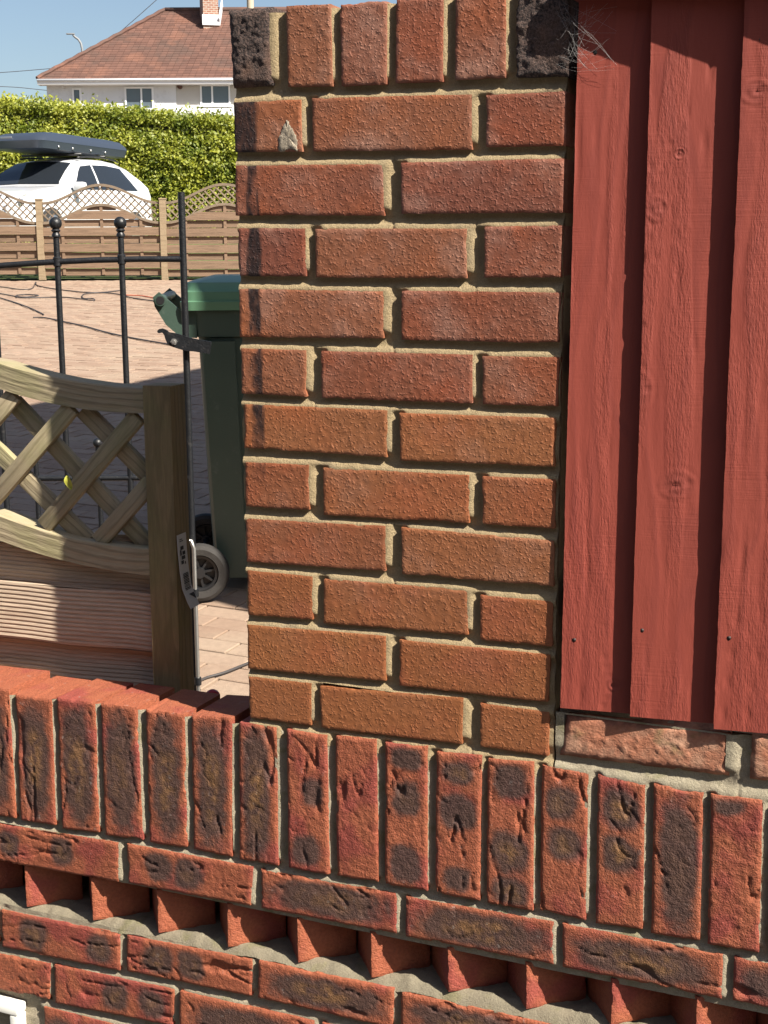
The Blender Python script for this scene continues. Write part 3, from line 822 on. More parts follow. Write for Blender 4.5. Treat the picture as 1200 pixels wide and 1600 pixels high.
# ================================================================== RED BOARD FENCE
def m_red():
    t = NT('red_fence_paint'); v = t.attr('tc'); r = t.rnd()
    X = t.sep(v)                                           # x along the board, y across, z depth
    kn = None
    warp = t.noise(t.vmul(v, (3.0, 14, 1)), 1.0, 2)
    g = t.math('ADD', t.math('MULTIPLY', X[1], 60), t.math('MULTIPLY', warp, 9))
    ring = t.math('SINE', t.math('MULTIPLY', g, 3.0))
    coarse = t.step(t.noise(t.vmul(v, (2.2, 26, 1)), 1.0, 2), .5, .62)
    fuzz = t.noise(t.vmul(v, (90, 420, 1)), 1.0, 3, .7)
    saw = t.noise(t.vmul(v, (520, 14, 1)), 1.0, 2)
    c = t.mix(t.noise(t.vmul(v, (5, 20, 1)), 1.0, 4), (.215, .033, .020), (.275, .052, .032))
    c = t.mix(t.math('MULTIPLY', t.step(ring, .55, 1.), .28), c, (.17, .028, .02))
    c = t.mix(t.math('MULTIPLY', t.step(t.noise(t.vmul(v, (9, 60, 1)), 1.0, 4, .7), .52, .8), .35), c, (.20, .032, .024))
    ka = t.attr('knot', 'Fac')
    c = t.mix(t.math('MULTIPLY', t.step(ka, .25, .9), .35), c, (.16, .028, .02))
    h = t.math('ADD', t.math('MULTIPLY', ring, .18), t.math('MULTIPLY', t.math('MULTIPLY', fuzz, 1.2), t.math('ADD', coarse, .25)))
    h = t.math('ADD', h, t.math('MULTIPLY', saw, t.math('MULTIPLY', t.step(t.noise(t.vmul(v, (6, 9, 1)), 1.0, 2), .42, .62), .34)))
    kr = t.math('SINE', t.math('MULTIPLY', t.attr('kring', 'Fac'), 1.0))
    h = t.math('ADD', h, t.math('MULTIPLY', kr, t.math('MULTIPLY', t.step(ka, .05, .5), .22)))
    return t.done(c, .72, t.bump(h, .0011, .75))
M['red'] = m_red()
fen = thing('board_fence', (.9, .05, .08), 'red painted fence of overlapping upright feather-edge boards above the wall', 'fence')
def board(xl_t, xl_b, zb0, zt0, knots, seed, w=.124, dip=()):
    """feather-edge board: thick left edge, thin right edge tucked under the next"""
    step = .0035
    nu, nv = 36, int((zt0 - zb0) / step)
    u, v = np.meshgrid(np.linspace(0, 1, nu + 1), np.linspace(0, 1, nv + 1))
    z = zb0 + (zt0 - zb0) * v
    xl = xl_b + (xl_t - xl_b) * v + .0016 * (fbm(v * 9, u * 0, seed) - .5) + .0009 * (vn(v * 140, u * 0, seed + 1) - .5) * (u < .02)
    x = xl + w * u
    yb = -.0065 + .0065 * v                                # the fence leans out a little at its foot
    y = yb - .0015 + .130 * (x - xl)
    kf = np.zeros_like(x); kr = np.zeros_like(x)
    for (kx, kz, rx, rz) in knots:
        d = np.sqrt(((x - kx) / rx) ** 2 + ((z - kz) / rz) ** 2) + .25 * (fbm(x * 60, z * 60, seed + 5) - .5)
        kf = np.maximum(kf, np.exp(-d ** 2 * .55)); kr = np.where(d < 5, d * 7.0, kr)
        y += .0003 * np.exp(-d ** 2 * 1.2) * np.sin(d * 8) - .0006 * np.exp(-d ** 2 * 2)
        y += .003 * np.exp(-((z - kz - .2 * (x - kx)) / .0011) ** 2) * np.exp(-((x - kx) / rx) ** 2 * 1.6)
    wv = (x - xl) + .030 * (fbm(v * 2.6, u * 1.2, seed + 2, 2) - .5)
    for (kx, kz, rx, rz) in knots: wv = wv + .012 * np.sign(x - kx) * np.exp(-((z - kz) / (rz * 4)) ** 2 - ((x - kx) / (rx * 3)) ** 2)
    rg = np.abs(((wv * 45 + fbm(v * 2, u * 0, seed + 7)) % 1) - .5)
    band = sst(.5, .66, vn(wv * 34, v * 1.3, seed + 3))
    y += .0004 * band * (.3 + vn(x * 500, z * 90, seed + 4)) - .0002 * band
    y += .0013 * (1 - sst(0, .045, rg)) * sst(.40, .6, vn(v * 4, wv * 20, seed + 8))
    y += .0002 * (fbm(x * 120, z * 60, seed + 9) - .5)
    P = np.stack([x, y, z], -1)
    idx = np.arange(x.size).reshape(x.shape)
    Q = np.stack([idx[:-1, :-1], idx[:-1, 1:], idx[1:, 1:], idx[1:, :-1]], -1).reshape(-1, 4)
    ring = np.concatenate([idx[0, :-1], idx[:-1, -1], idx[-1, :0:-1], idx[:0:-1, 0]])
    V = P.reshape(-1, 3); m = len(ring); b = len(V)
    back = V[ring].copy(); th = np.where(x.ravel()[ring] - xl.ravel()[ring] < .02, .0112, .0035)
    back[:, 1] += .0135 - .085 * (x.ravel()[ring] - xl.ravel()[ring])
    nx_ = np.roll(np.arange(m), -1)
    r0, r1 = b + np.arange(m), b + m + np.arange(m)
    S = np.stack([r0, r1, r1[nx_], r0[nx_]], -1)
    VV = np.concatenate([V, V[ring], back])
    me = qmesh(VV, np.concatenate([Q, S, ]), 'board', np.concatenate([np.ones(len(Q), bool), np.zeros(len(S), bool)]))
    f = lambda a: np.concatenate([a.ravel(), a.ravel()[ring], a.ravel()[ring]])
    set_tc(me, np.stack([f(z) + seed, f(x - xl) + seed * .37, f(y) + seed], -1))
    set_f(me, 'knot', f(kf)); set_f(me, 'kring', f(kr))
    return link('board', me, M['red'], fen)
kp = lambda u, v, rx, rz: (ony(u, v, 0)[0], ony(u, v, 0)[2], rx, rz)
board(.4545, .4490, ony(925, 1109, 0)[2], .975 + .25, [kp(962, 1070, .008, .008)], 1.3)  # boards run on above the view, added height keeps sun off the gap
board(.5370, .5368, ony(1030, 1122, 0)[2], .975 + .25, [kp(1027, 327, .010, .012), kp(1002, 610, .012, .018), kp(1058, 758, .017, .014), kp(1062, 240, .005, .005)], 22.7)
board(.6376, .6376, ony(1150, 1140, 0)[2], .975 + .25, [kp(1182, 143, .013, .011)], 41.9)
for k in range(1, 6): board(.6376 + .1 * k, .6376 + .1 * k, .084 + .002 * (k % 2), .975 + .25, [(.68 + .1 * k, .3 + .11 * k, .013, .011)], 51.9 + k * 7)
# nail dents with torn fibres
t = NT('nail_hole'); M['nail'] = t.done((.02, .012, .01), .6)
for u, v in ((897, 1000), (1003, 985), (1139, 997), (930, 82), (1037, 70), (1184, 62)):
    p = ony(u, v, -.006 if v > 500 else -.001)
    mb = MB(); mb.lathe([p + np.array([0, 0, 0])], [.001], 8) if False else mb.tube([p + np.array([0, -.0002, 0]), p + np.array([0, .006, 0])], [.0026, .0014], 8)
    mb.build('nail', M['nail'], fen, True)
mb = MB(); mb.box((1.20, -.004, .942), (1, 0, 0), (0, 1, 0), (0, 0, 1), .752, .0155, .019, .002)
cap = mb.build('capping_rail', M['red'], fen, 'auto')
for z in (.22, .52, .85):
    mb = MB(); mb.box((1.2, .042, z), (1, 0, 0), (0, 1, 0), (0, 0, 1), .74, .02, .03); mb.build('rail', M['red'], fen)
for x in (.497, 1.85):
    mb = MB(); mb.box((x, .108, .63), (1, 0, 0), (0, 1, 0), (0, 0, 1), .05, .045, .56); mb.build('post', M['red'], fen)
mb = MB(); mb.box((.22, .273, -.36), (1, 0, 0), (0, 1, 0), (0, 0, 1), .217, .166, .355); mb.build('footing', M['mortar'], pil)

# ================================================================== TRELLIS-TOPPED TIMBER PANEL
def m_wood(name, a, b, dark, grain=60., bump=.0012, wet=.75, green=None, stretch=5.):
    t = NT(name); v = t.attr('tc'); r = t.rnd()
    w = t.noise(t.vmul(v, (stretch, 26, 26)), 1.0, 3)
    ring = t.math('SINE', t.math('MULTIPLY', t.math('ADD', t.math('MULTIPLY', t.sep(v)[2], grain * 8), t.math('MULTIPLY', w, 16)), 1.0))
    c = t.mix(t.noise(t.vmul(v, (4, 60, 60)), 1.0, 5, .65), a, b)
    c = t.mix(t.math('MULTIPLY', t.step(ring, .3, 1.), .45), c, dark)
    if green: c = t.mix(t.math('MULTIPLY', t.step(t.noise(v, 14, 4), .42, .68), .55), c, green)
    fine = t.noise(t.vmul(v, (30, 420, 420)), 1.0, 3, .7)
    c = t.hsv(c, .5, 1., t.math('ADD', t.math('MULTIPLY', fine, .7), t.math('ADD', .56, t.math('MULTIPLY', r, .18))))
    return t.done(c, wet, t.bump(t.math('ADD', fine, t.math('MULTIPLY', ring, .25)), bump, .7))
M['timber'] = m_wood('treated_timber', (.255, .205, .125), (.40, .335, .225), (.12, .09, .05), green=(.245, .23, .105))
M['stile'] = m_wood('treated_stile', (.20, .14, .062), (.29, .205, .10), (.12, .085, .035), green=(.18, .155, .055))
M['ribbed'] = m_wood('ribbed_board', (.46, .345, .25), (.56, .44, .33), (.38, .27, .19), grain=6., stretch=3.)
pn = rad(4.5)
PDL = np.array([-math.cos(pn), -math.sin(pn), 0])          # along the panel, to the left
PN = np.array([math.sin(pn), -math.cos(pn), 0]) * 1.0      # towards the street
P0 = ony(222, 602, .135)                                   # front left top corner of the stile
pan = thing('trellis_panel', (P0[0] - .3, P0[1], -.56), 'wooden trellis-topped panel with ribbed boards leaning behind the low wall', 'panel')
def onpan(u, v, off=0.0): return onplane(u, v, P0 + PN * off, PN)
PR = -PDL
# right stile
q = [onpan(222, 604), onpan(266, 604)]
SW = np.linalg.norm(q[1] - q[0]); zt = P0[2]; zb_ = -.57
cs = P0 + PR * SW / 2 - PN * .0235; cs[2] = (zt + zb_) / 2
mb = MB(); mb.box(cs, UP, PR, -PN, (zt - zb_) / 2, SW / 2, .0235, .0016)
stile = mb.build('stile', M['stile'], pan, 'auto')
# left stile, past the frame
c2 = P0 + PDL * .47 - PN * .0235; c2[2] = (zt + .12 + zb_) / 2
mb = MB(); mb.box(c2, UP, PR, -PN, (zt + .12 - zb_) / 2, SW / 2, .0235, .0016); mb.build('stile', M['stile'], pan, 'auto')
def curved_rail(top, bot, name, mat, off, th, nlay=40):
    """rail face given by pixel polylines for its upper and lower front edges"""
    T = np.array([onpan(u, v, off) for u, v in top]); Bm = np.array([onpan(u, v, off) for u, v in bot])
    lt = (T - P0) @ PDL; lb = (Bm - P0) @ PDL
    lm = np.linspace(.0008, .448, nlay + 1)
    def ext(l, z):
        c = np.polyfit(l, z, 2); zz = np.interp(lm, l[::-1], z[::-1]); sm = np.polyval(c, lm)
        e = l.max(); k = sst(e - .15, e, lm)
        sl = (np.polyval(c, e) - np.polyval(c, e - .08)) / .08
        far = np.polyval(c, e) + sl * (lm - e) * .8 - .9 * np.clip(lm - e, 0, 1) ** 2
        return np.where(lm <= e, sm, far)
    zt_, zb_2 = ext(lt, T[:, 2]), ext(lb, Bm[:, 2])
    V, T_, Fs = [], [], []
    for i, l in enumerate(lm):
        base = np.array([P0[0], P0[1], 0]) + PDL * l + PN * off
        j = .0008 * (vn(l * 60, i * .1, 3.) - .5)
        for (zz, dd) in ((zt_[i] - .002, 0), (zt_[i], .002), (zt_[i], th - .002), (zt_[i] - .002, th), (zb_2[i], th), (zb_2[i], 0)):
            V.append(base - PN * dd + UP * (zz + j)); T_.append((l, dd, zz - zt_[i]))
    n = 6
    for i in range(nlay):
        for k in range(n): Fs.append((i * n + k, i * n + (k + 1) % n, (i + 1) * n + (k + 1) % n, (i + 1) * n + k))
    Fs.append(tuple(range(n))); Fs.append(tuple(nlay * n + k for k in range(n))[::-1])
    mb = MB(); mb.add(V, Fs, T_)
    return mb.build(name, mat, pan, 'auto')
curved_rail([(0,567),(67,584),(93,590),(150,602),(222,606)], [(0,608),(37,619),(100,635),(150,641),(223,646)], 'top_rail', M['timber'], -.003, .042)
curved_rail([(0,805),(50,823),(123,843),(183,852),(240,857)], [(0,845),(67,867),(133,883),(180,893),(240,900)], 'lower_rail', M['timber'], -.003, .042)
# lattice slats: one layer leans each way
for a, b in (((113,636),(-14,784)),((216,650),(70,822)),((238,752),(155,846)),((24,616),(-40,690))):
    A_, B_ = onpan(*a, -.014), onpan(*b, -.014)
    mb = MB(); mb.bar(A_, B_, .0265, .013, np.cross(B_ - A_, PN), .001); mb.build('slat', M['timber'], pan, 'auto')
for a, b in (((22,628),(242,862)),((130,640),(234,744)),((-30,678),(140,846)),((-60,760),(30,846))):
    A_, B_ = onpan(*a, -.028), onpan(*b, -.028)
    mb = MB(); mb.bar(A_, B_, .0265, .013, np.cross(B_ - A_, PN), .001); mb.build('slat', M['timber'], pan, 'auto')
# ribbed boards, lapped alternately
def ribbed(zt_, zb_, off, name='ribbed_board'):
    n = max(6, int((zt_ - zb_) / .0068)); prof = []
    for i in range(n):
        z = zt_ - (zt_ - zb_) * i / n; dz = (zt_ - zb_) / n
        prof += [(z, 0.), (z - dz * .5, .0006), (z - dz * .6, -.0012), (z - dz * .95, -.0012)]
    prof.append((zb_, -.0012))
    V, T_, Fs = [], [], []
    m = len(prof)
    for k, l in enumerate(np.linspace(-.012, .46, 9)):
        base = np.array([P0[0], P0[1], 0]) + PDL * l + PN * off
        for z, d in prof: V.append(base + PN * d + UP * (z + .0016 * math.sin(k * 1.7))); T_.append((l, d, z))
    for k in range(8):
        for i in range(m - 1): Fs.append((k * m + i, k * m + i + 1, (k + 1) * m + i + 1, (k + 1) * m + i))
    o = len(V)                              # back of the board
    b_ = np.array([P0[0], P0[1], 0]) + PN * (off - .011)
    for l in (-.012, .46):
        for z in (zt_, zb_): V.append(b_ + PDL * l + UP * z); T_.append((l, 0, z))
    Fs.append((o, o + 1, o + 3, o + 2))
    Fs.append((0, 8 * m, o + 2, o)); Fs.append((m - 1, o + 1, o + 3, 9 * m - 1))
    Fs.append(tuple([i for i in range(m)][::-1]) + (o, o + 1)); Fs.append(tuple(8 * m + i for i in range(m)) + (o + 3, o + 2))
    mb = MB(); mb.add(V, Fs, T_); mb.build(name, M['ribbed'], pan)
zf = lambda u, v: onpan(u, v, -.02)[2]
b2t, b2b = zf(120, 917), zf(120, 1005)
ribbed(b2t + .085, b2t - .012, -.034)
ribbed(b2t, b2b, -.012)
ribbed(b2b + .012, b2b - .085, -.034)
ribbed(b2b - .073, b2b - .160, -.012)
ribbed(b2b - .148, b2b - .245, -.034)
ribbed(b2b - .233, b2b - .32, -.012)
ribbed(b2b - .31, b2b - .40, -.034)
ribbed(b2b - .39, b2b - .47, -.012)
# paper label stapled round the stile
t = NT('label_paper'); M['paper'] = t.done((.62, .61, .58), .6)
t = NT('label_ink'); M['ink'] = t.done((.03, .03, .03), .6)
SN = PR                                                       # the side face of the stile
S0 = P0 + PR * (SW + .0012)
def onside(u, v, off=0.0): return onplane(u, v, S0 + PR * off, PR)
lab_px = [((277,836),(292,828)),((281,868),(295,860)),((286,892),(297,888)),((289,920),(302,916)),((294,945),(303,940))]
Lz = [onside(285, y, 0)[2] for y in (833, 862, 890, 918, 940, 951)]
V, Fs = [], []
fwd = -PN                                                      # along the side face, away from the street
offs = [(.001, .030, .0005), (.002, .031, .001), (.004, .033, .002), (.006, .036, .004), (.010, .041, .010), (.014, .044, .013)]
for z, (a, b, o) in zip(Lz, offs):
    for d in (a, b): V.append(np.array([S0[0], S0[1], 0]) + fwd * d + PR * o + UP * z)
n = len(V); V += [p + PR * .0006 for p in V]
for i in range(5): Fs += [(2 * i, 2 * i + 1, 2 * i + 3, 2 * i + 2), (n + 2 * i, n + 2 * i + 2, n + 2 * i + 3, n + 2 * i + 1)]
for i in range(5): Fs += [(2 * i, 2 * i + 2, n + 2 * i + 2, n + 2 * i), (2 * i + 1, n + 2 * i + 1, n + 2 * i + 3, 2 * i + 3)]
Fs += [(0, n, n + 1, 1), (n - 2, n - 1, 2 * n - 1, 2 * n - 2)]
mb = MB(); mb.add(V, Fs); lab = mb.build('paper_label', M['paper'], pan)
def labpt(t_, w_, off=.0011):                                  # t along label 0..1, w across 0..1
    k = t_ * 5; i = min(int(k), 4); f_ = k - i
    a = V[2 * i] * (1 - f_) + V[2 * i + 2] * f_; b = V[2 * i + 1] * (1 - f_) + V[2 * i + 3] * f_
    return a * (1 - w_) + b * w_ + PR * off
mb = MB()
def ink(t0, t1, w0, w1):
    mb.add([labpt(t0, w0), labpt(t0, w1), labpt(t1, w1), labpt(t1, w0)], [(0, 1, 2, 3)])
tt = .44
for k in range(12):                                            # bar code
    w_ = random.choice((.006, .010, .014)); ink(tt, tt + w_, .25, .85); tt += w_ + random.choice((.006, .009))
for t0, w0, t1, w1 in ((.13,.25,.17,.6),(.17,.18,.23,.34),(.19,.44,.23,.75),(.24,.3,.28,.7),(.29,.22,.33,.5),(.31,.6,.34,.72),(.05,.2,.06,.5),(.07,.2,.08,.6)): ink(t0, t1, w0, w1)
mb.add([labpt(.70, .4), labpt(.70, .95), labpt(.80, .95)], [(0, 1, 2)])
mb.build('print', M['ink'], lab, fix=False)

# ================================================================== IRON GATE
t = NT('black_iron'); v = t.attr('tc')
c = t.mix(t.step(t.noise(v, 60, 4), .60, .72), (.009, .010, .012), (.028, .026, .026))
M['iron'] = t.done(c, t.math('ADD', .28, t.math('MULTIPLY', t.noise(v, 80, 3), .3)), t.bump(t.noise(v, 250, 3), .0008))
M['steel'] = simple('zinc_steel', (.62, .61, .58), .35, .2, 60, metal=.9)
GS = 2.75
gate = thing('iron_gate', at(150, 1100, GS) * np.array([1, 1, 0]) + UP * -.6, 'black wrought iron garden gate with ball finials and latch', 'gate')
def G(u, v, off=0.0): return at(u, v, GS - off)
def gx(u): return lk(u, 600) * GS
zgr = float(zg(GS + .1)) + .04
def gpt(l, z, off=0.0): return place(l, GS - off, z)
topz = lambda l: G(190, 405)[2] - .06 * (l - gx(240)) ** 2 * 2.2
lst = lk(290, 520) * GS
ls = [lst - .1285 - .1295 * i for i in range(8)]
ls[0] = lk(193, 480) * GS; ls[1] = lk(93, 480) * GS
pit = ls[0] - ls[1]
for i in range(2, 8): ls[i] = ls[1] - pit * (i - 1)
mb = MB(); mb.tube([gpt(lst, zgr - .02), gpt(lst, G(287, 300)[2])], .0068, 12); mb.build('stile', M['iron'], gate, 'auto')
mb = MB(); mb.tube([gpt(ls[-1] - pit, zgr - .02), gpt(ls[-1] - pit, G(287, 300)[2])], .0068, 12); mb.build('stile', M['iron'], gate, 'auto')
lg = np.linspace(ls[-1] - pit, lst, 14)
mb = MB(); mb.tube([gpt(l, topz(l)) for l in lg], .0062, 10); mb.build('top_rail', M['iron'], gate, 'auto')
midz = G(150, 747)[2]
for z in (midz, zgr + .06):
    mb = MB(); mb.tube([gpt(lg[0], z), gpt(lst, z)], .0060, 10); mb.build('rail', M['iron'], gate, 'auto')
bz = G(88, 349)[2]
for l in ls:
    mb = MB(); mb.tube([gpt(l, zgr + .02), gpt(l, bz - .012)], .0062, 10); bar = mb.build('bar', M['iron'], gate, 'auto')
    mb = MB(); zt_ = bz
    mb.lathe([gpt(l, zt_ - .028), gpt(l, zt_ - .026), gpt(l, zt_ - .022), gpt(l, zt_ - .018), gpt(l, zt_ - .014), gpt(l, zt_ - .010)], [.006, .0085, .0085, .006, .0095, .006], 14)
    mb.build('collar', M['iron'], bar, 'auto')
    mb = MB(); mb.lathe([gpt(l, topz(l) - .010), gpt(l, topz(l) - .008), gpt(l, topz(l) + .008), gpt(l, topz(l) + .010)], [.0062, .0082, .0082, .0062], 12)
    mb.build('weld', M['iron'], bar, 'auto')
    mb = MB(); mb.ball(gpt(l, zt_), .0125, 18, 12); mb.build('ball_finial', M['iron'], bar, True)
sz = G(155, 692)[2]
for l in [ls[0] + pit / 2] + [x - pit / 2 for x in ls]:
    mb = MB(); mb.tube([gpt(l, zgr + .06), gpt(l, sz - .008)], .0052, 10); bar = mb.build('short_bar', M['iron'], gate, 'auto')
    mb = MB(); mb.ball(gpt(l, sz), .0098, 16, 10); mb.build('ball_finial', M['iron'], bar, True)
# latch plate with its hook and bolt
lp = [(272,520),(281,522),(292,526),(304,529),(331,534),(328,553),(304,549),(291,548),(280,545),(268,541),(262,537),(259,530),(257,523),(254,519.5),(250,520.5),(247,520),(246,517),(249,514),(254,513),(260,515),(265,519)]
mb = MB(); mb.prism([G(u, v, .014) for u, v in lp], -VH * .005); latch = mb.build('latch', M['iron'], gate)
mb = MB(); c_ = G(272, 534, .019)
hexa = [c_ + RT * .0068 * math.cos(k * math.pi / 3) + UP * .0068 * math.sin(k * math.pi / 3) for k in range(6)]
mb.prism(hexa, -VH * .005); mb.tube([c_ - VH * .005, c_ - VH * .009], .0035, 10); mb.build('bolt', M['steel'], latch)
# sliding drop bolt in bare steel
mb = MB(); lb_ = lk(305, 880) * GS
zt_, zb_ = G(303, 846)[2], G(303, 918)[2]
mb.tube([gpt(lb_ - .016, zt_ - .006, .012), gpt(lb_ - .012, zt_ + .006, .012), gpt(lb_ - .005, zt_ + .004, .012), gpt(lb_, zt_ - .012, .012), gpt(lb_, zb_ - .30, .012)], .0042, 10)
mb.build('drop_bolt', M['steel'], gate, 'auto')
for dz_ in (0, .19):
    mb = MB(); mb.tube([gpt(lb_, zb_ - .016 - dz_, .012), gpt(lb_, zb_ - dz_, .012)], .0070, 12); mb.build('bolt_guide', M['iron'], gate, 'auto')

# ================================================================== WHEELIE BIN
t = NT('green_plastic'); v = t.attr('tc')
c = t.mix(t.noise(v, 6, 5), (.032, .058, .044), (.048, .078, .060))
c = t.mix(t.math('MULTIPLY', t.step(t.noise(v, 30, 5, .7), .58, .75), .35), c, (.12, .14, .12))
M['bin'] = t.done(c, .38, t.bump(t.noise(v, 300, 3), .0006))
t = NT('lid_plastic_sunlit'); v = t.attr('tc')
M['lid'] = t.done(t.mix(t.noise(v, 8, 5), (.075, .17, .10), (.11, .22, .135)), .36)  # bin green made lighter: sunlight on the lid is put into the colour
t = NT('wheel_rubber'); v = t.attr('tc')
M['rubber'] = t.done(t.mix(t.noise(v, 40, 4), (.020, .018, .017), (.042, .038, .034)), .8, t.bump(t.noise(v, 200, 3), .001))
t = NT('black_plastic'); M['blackp'] = t.done((.012, .012, .013), .45)
BA = rad(5)
BX = RT * math.cos(BA) + VH * math.sin(BA)                   # towards the bin's front
BY = -RT * math.sin(BA) * -1.0 - VH * math.cos(BA)           # towards the street side
BY = np.cross(BX, UP)
bc = at(306, 480, 4.56)                                       # near back corner of the body at the rim
gz0 = float(PZ + PK * (4.6 - PS)) + .002
binn = thing('wheelie_bin', (bc[0], bc[1], gz0), 'green plastic wheelie bin with grey wheel on the paved drive', 'bin')
TW, TL_ = .56, .60                                            # rim width and length
def bp(x, y, z): return np.array([bc[0], bc[1], gz0]) + BX * x - BY * y + UP * z   # x from back, y away from street
HB = bc[2] - gz0 - .012
def ringsec(z, inset, rc=.05, n=6):
    f_ = (HB - z) / HB
    x0, x1 = .035 * f_ + inset, TL_ - .09 * f_ - inset; y0, y1 = .045 * f_ + inset, TW - .045 * f_ - inset
    pts = []
    for cx, cy, a0 in ((x1 - rc, y0 + rc, -90), (x1 - rc, y1 - rc, 0), (x0 + rc, y1 - rc, 90), (x0 + rc, y0 + rc, 180)):
        for k in range(n + 1):
            a = rad(a0 + 90 * k / n); pts.append(bp(cx + rc * math.cos(a), cy + rc * math.sin(a), z))
    return pts
mb = MB(); secs = [ringsec(z, i) for z, i in ((.05, .03), (.055, .004), (.30, .0), (.31, .0), (HB - .09, 0), (HB - .085, -.012), (HB, -.014), (HB, .01), (HB - .3, .02))]
n = len(secs[0]); V = [p for s_ in secs for p in s_]
Fs = [(i * n + k, i * n + (k + 1) % n, (i + 1) * n + (k + 1) % n, (i + 1) * n + k) for i in range(len(secs) - 1) for k in range(n)]
Fs += [tuple(range(n))[::-1]]
mb.add(V, Fs); mb.build('body', M['bin'], binn, 'auto')
# raised upright rib on the near corner panels
mb = MB(); mb.prism([bp(.018, .012, HB - .10), bp(.125, .012, HB - .10), bp(.148, .052, .06), bp(.05, .052, .06)], BY * .034); mb.build('side_column', M['bin'], binn)
# lid: shallow domed tray, hinge lug at the back
mb = MB()
def lidsec(x0, x1, y0, y1, z, rc=.04, n=5):
    pts = []
    for cx, cy, a0 in ((x1 - rc, y0 + rc, -90), (x1 - rc, y1 - rc, 0), (x0 + rc, y1 - rc, 90), (x0 + rc, y0 + rc, 180)):
        for k in range(n + 1):
            a = rad(a0 + 90 * k / n); pts.append(bp(cx + rc * math.cos(a), cy + rc * math.sin(a), z))
    return pts
secs = [lidsec(-.05, TL_ + .03, -.03, TW + .03, HB + .002), lidsec(-.052, TL_ + .035, -.034, TW + .034, HB + .030), lidsec(-.046, TL_ + .03, -.026, TW + .026, HB + .034),
        lidsec(-.044, TL_ + .03, -.024, TW + .024, HB + .062), lidsec(-.034, TL_ + .02, -.014, TW + .014, HB + .068), lidsec(-.03, TL_, 0, TW, HB + .092), lidsec(.05, TL_ - .08, .08, TW - .08, HB + .112)]
n = len(secs[0]); V = [p for s_ in secs for p in s_]
Fs = [(i * n + k, i * n + (k + 1) % n, (i + 1) * n + (k + 1) % n, (i + 1) * n + k) for i in range(len(secs) - 1) for k in range(n)] + [tuple(range(n))[::-1], tuple((len(secs) - 1) * n + k for k in range(n))]
mb.add(V, Fs); lid = mb.build('lid', M['lid'], binn, 'auto')
# handle brackets curve back from the rim, the bar between them
for yy in (.005, TW - .03):
    mb = MB(); pr_ = [(.0, HB - .09), (-.055, HB - .085), (-.10, HB - .045), (-.135, HB + .015), (-.14, HB + .045), (-.12, HB + .062), (-.05, HB + .0), (.0, HB - .0)]
    mb.prism([bp(x, yy, z) for x, z in pr_], -BY * .025); mb.build('handle_bracket', M['bin'], binn, 'auto')
mb = MB(); mb.tube([bp(-.115, -.012, HB + .035), bp(-.115, TW + .012, HB + .035)], .018, 18); hb = mb.build('handle', M['bin'], binn, 'auto')
mb = MB(); mb.tube([bp(-.115, -.0135, HB + .035), bp(-.115, -.011, HB + .035)], .014, 16); mb.build('handle_end', M['blackp'], hb, 'auto')
for yy in (-.02, TW - .035):
    wc = bp(.0, yy, .1)
    if yy < 0:
        wc = at(312, 884, 4.50); wc = wc - UP * (wc[2] - gz0 - .1)
    else: wc = wc0 - BY * (TW - .015)
    wc0 = wc
    prof = [(.060, .004), (.064, .022), (.084, .025), (.096, .018), (.100, .006), (.100, -.006), (.096, -.018), (.084, -.025), (.064, -.022), (.060, -.004)]
    V, Fs = [], []; n = 40
    for k in range(n):
        a = 2 * math.pi * k / n; d = BX * math.cos(a) + UP * math.sin(a)
        for r_, w_ in prof: V.append(wc + d * r_ + BY * w_)
    m = len(prof)
    for k in range(n):
        for i in range(m): Fs.append((k * m + i, k * m + (i + 1) % m, ((k + 1) % n) * m + (i + 1) % m, ((k + 1) % n) * m + i))
    mb = MB(); mb.add(V, Fs); wh = mb.build('wheel', M['rubber'], binn, 'auto')
    mb = MB()
    V, Fs = [], []
    for k in range(n):
        a = 2 * math.pi * k / n; d = BX * math.cos(a) + UP * math.sin(a)
        V += [wc + d * .0605 + BY * .016, wc + d * .052 + BY * .014, wc + d * .05 + BY * -.004, wc + d * .0605 - BY * .016]
    for k in range(n):
        for i in range(4): Fs.append((k * 4 + i, k * 4 + (i + 1) % 4, ((k + 1) % n) * 4 + (i + 1) % 4, ((k + 1) % n) * 4 + i))
    mb.add(V, Fs); mb.tube([wc - BY * .02, wc + BY * .016], .018, 16); mb.tube([wc - BY * .012, wc - BY * .008], .056, 24)
    for k in range(8):
        a = 2 * math.pi * k / 8 + .2; d = BX * math.cos(a) + UP * math.sin(a)
        mb.bar(wc + d * .015, wc + d * .054, .007, .012, np.cross(d, BY))
    mb.build('rim', M['blackp'], wh, 'auto')
mb = MB(); mb.tube([wc0 + BY * (TW - .03), wc0], .010, 10); mb.build('axle', M['blackp'], binn, 'auto')

# ================================================================== CABLES, SMALL THINGS ON THE DRIVE
def smooth(pts, k=6):
    P = [pts[0]] + list(pts) + [pts[-1]]; out = []
    for i in range(1, len(P) - 2):
        for j in range(k):
            t_ = j / k; a, b, c, d = P[i - 1], P[i], P[i + 1], P[i + 2]
            out.append(.5 * ((2 * b) + (-a + c) * t_ + (2 * a - 5 * b + 4 * c - d) * t_ ** 2 + (-a + 3 * b - 3 * c + d) * t_ ** 3))
    out.append(P[-2]); return out
def cable(px, r, mat, label, cat='cable', group=None):
    pts = smooth([ondrive(x / 3, 280 + y / 3, r + .004) for x, y in px])
    mb = MB(); mb.tube(pts, r, 6)
    return tag(mb.build('cable', mat, None, True), label, cat, group)
t = NT('dark_flex'); M['flex'] = t.done((.05, .045, .045), .5)
t = NT('orange_flex'); M['oflex'] = t.done((.55, .13, .06), .5)
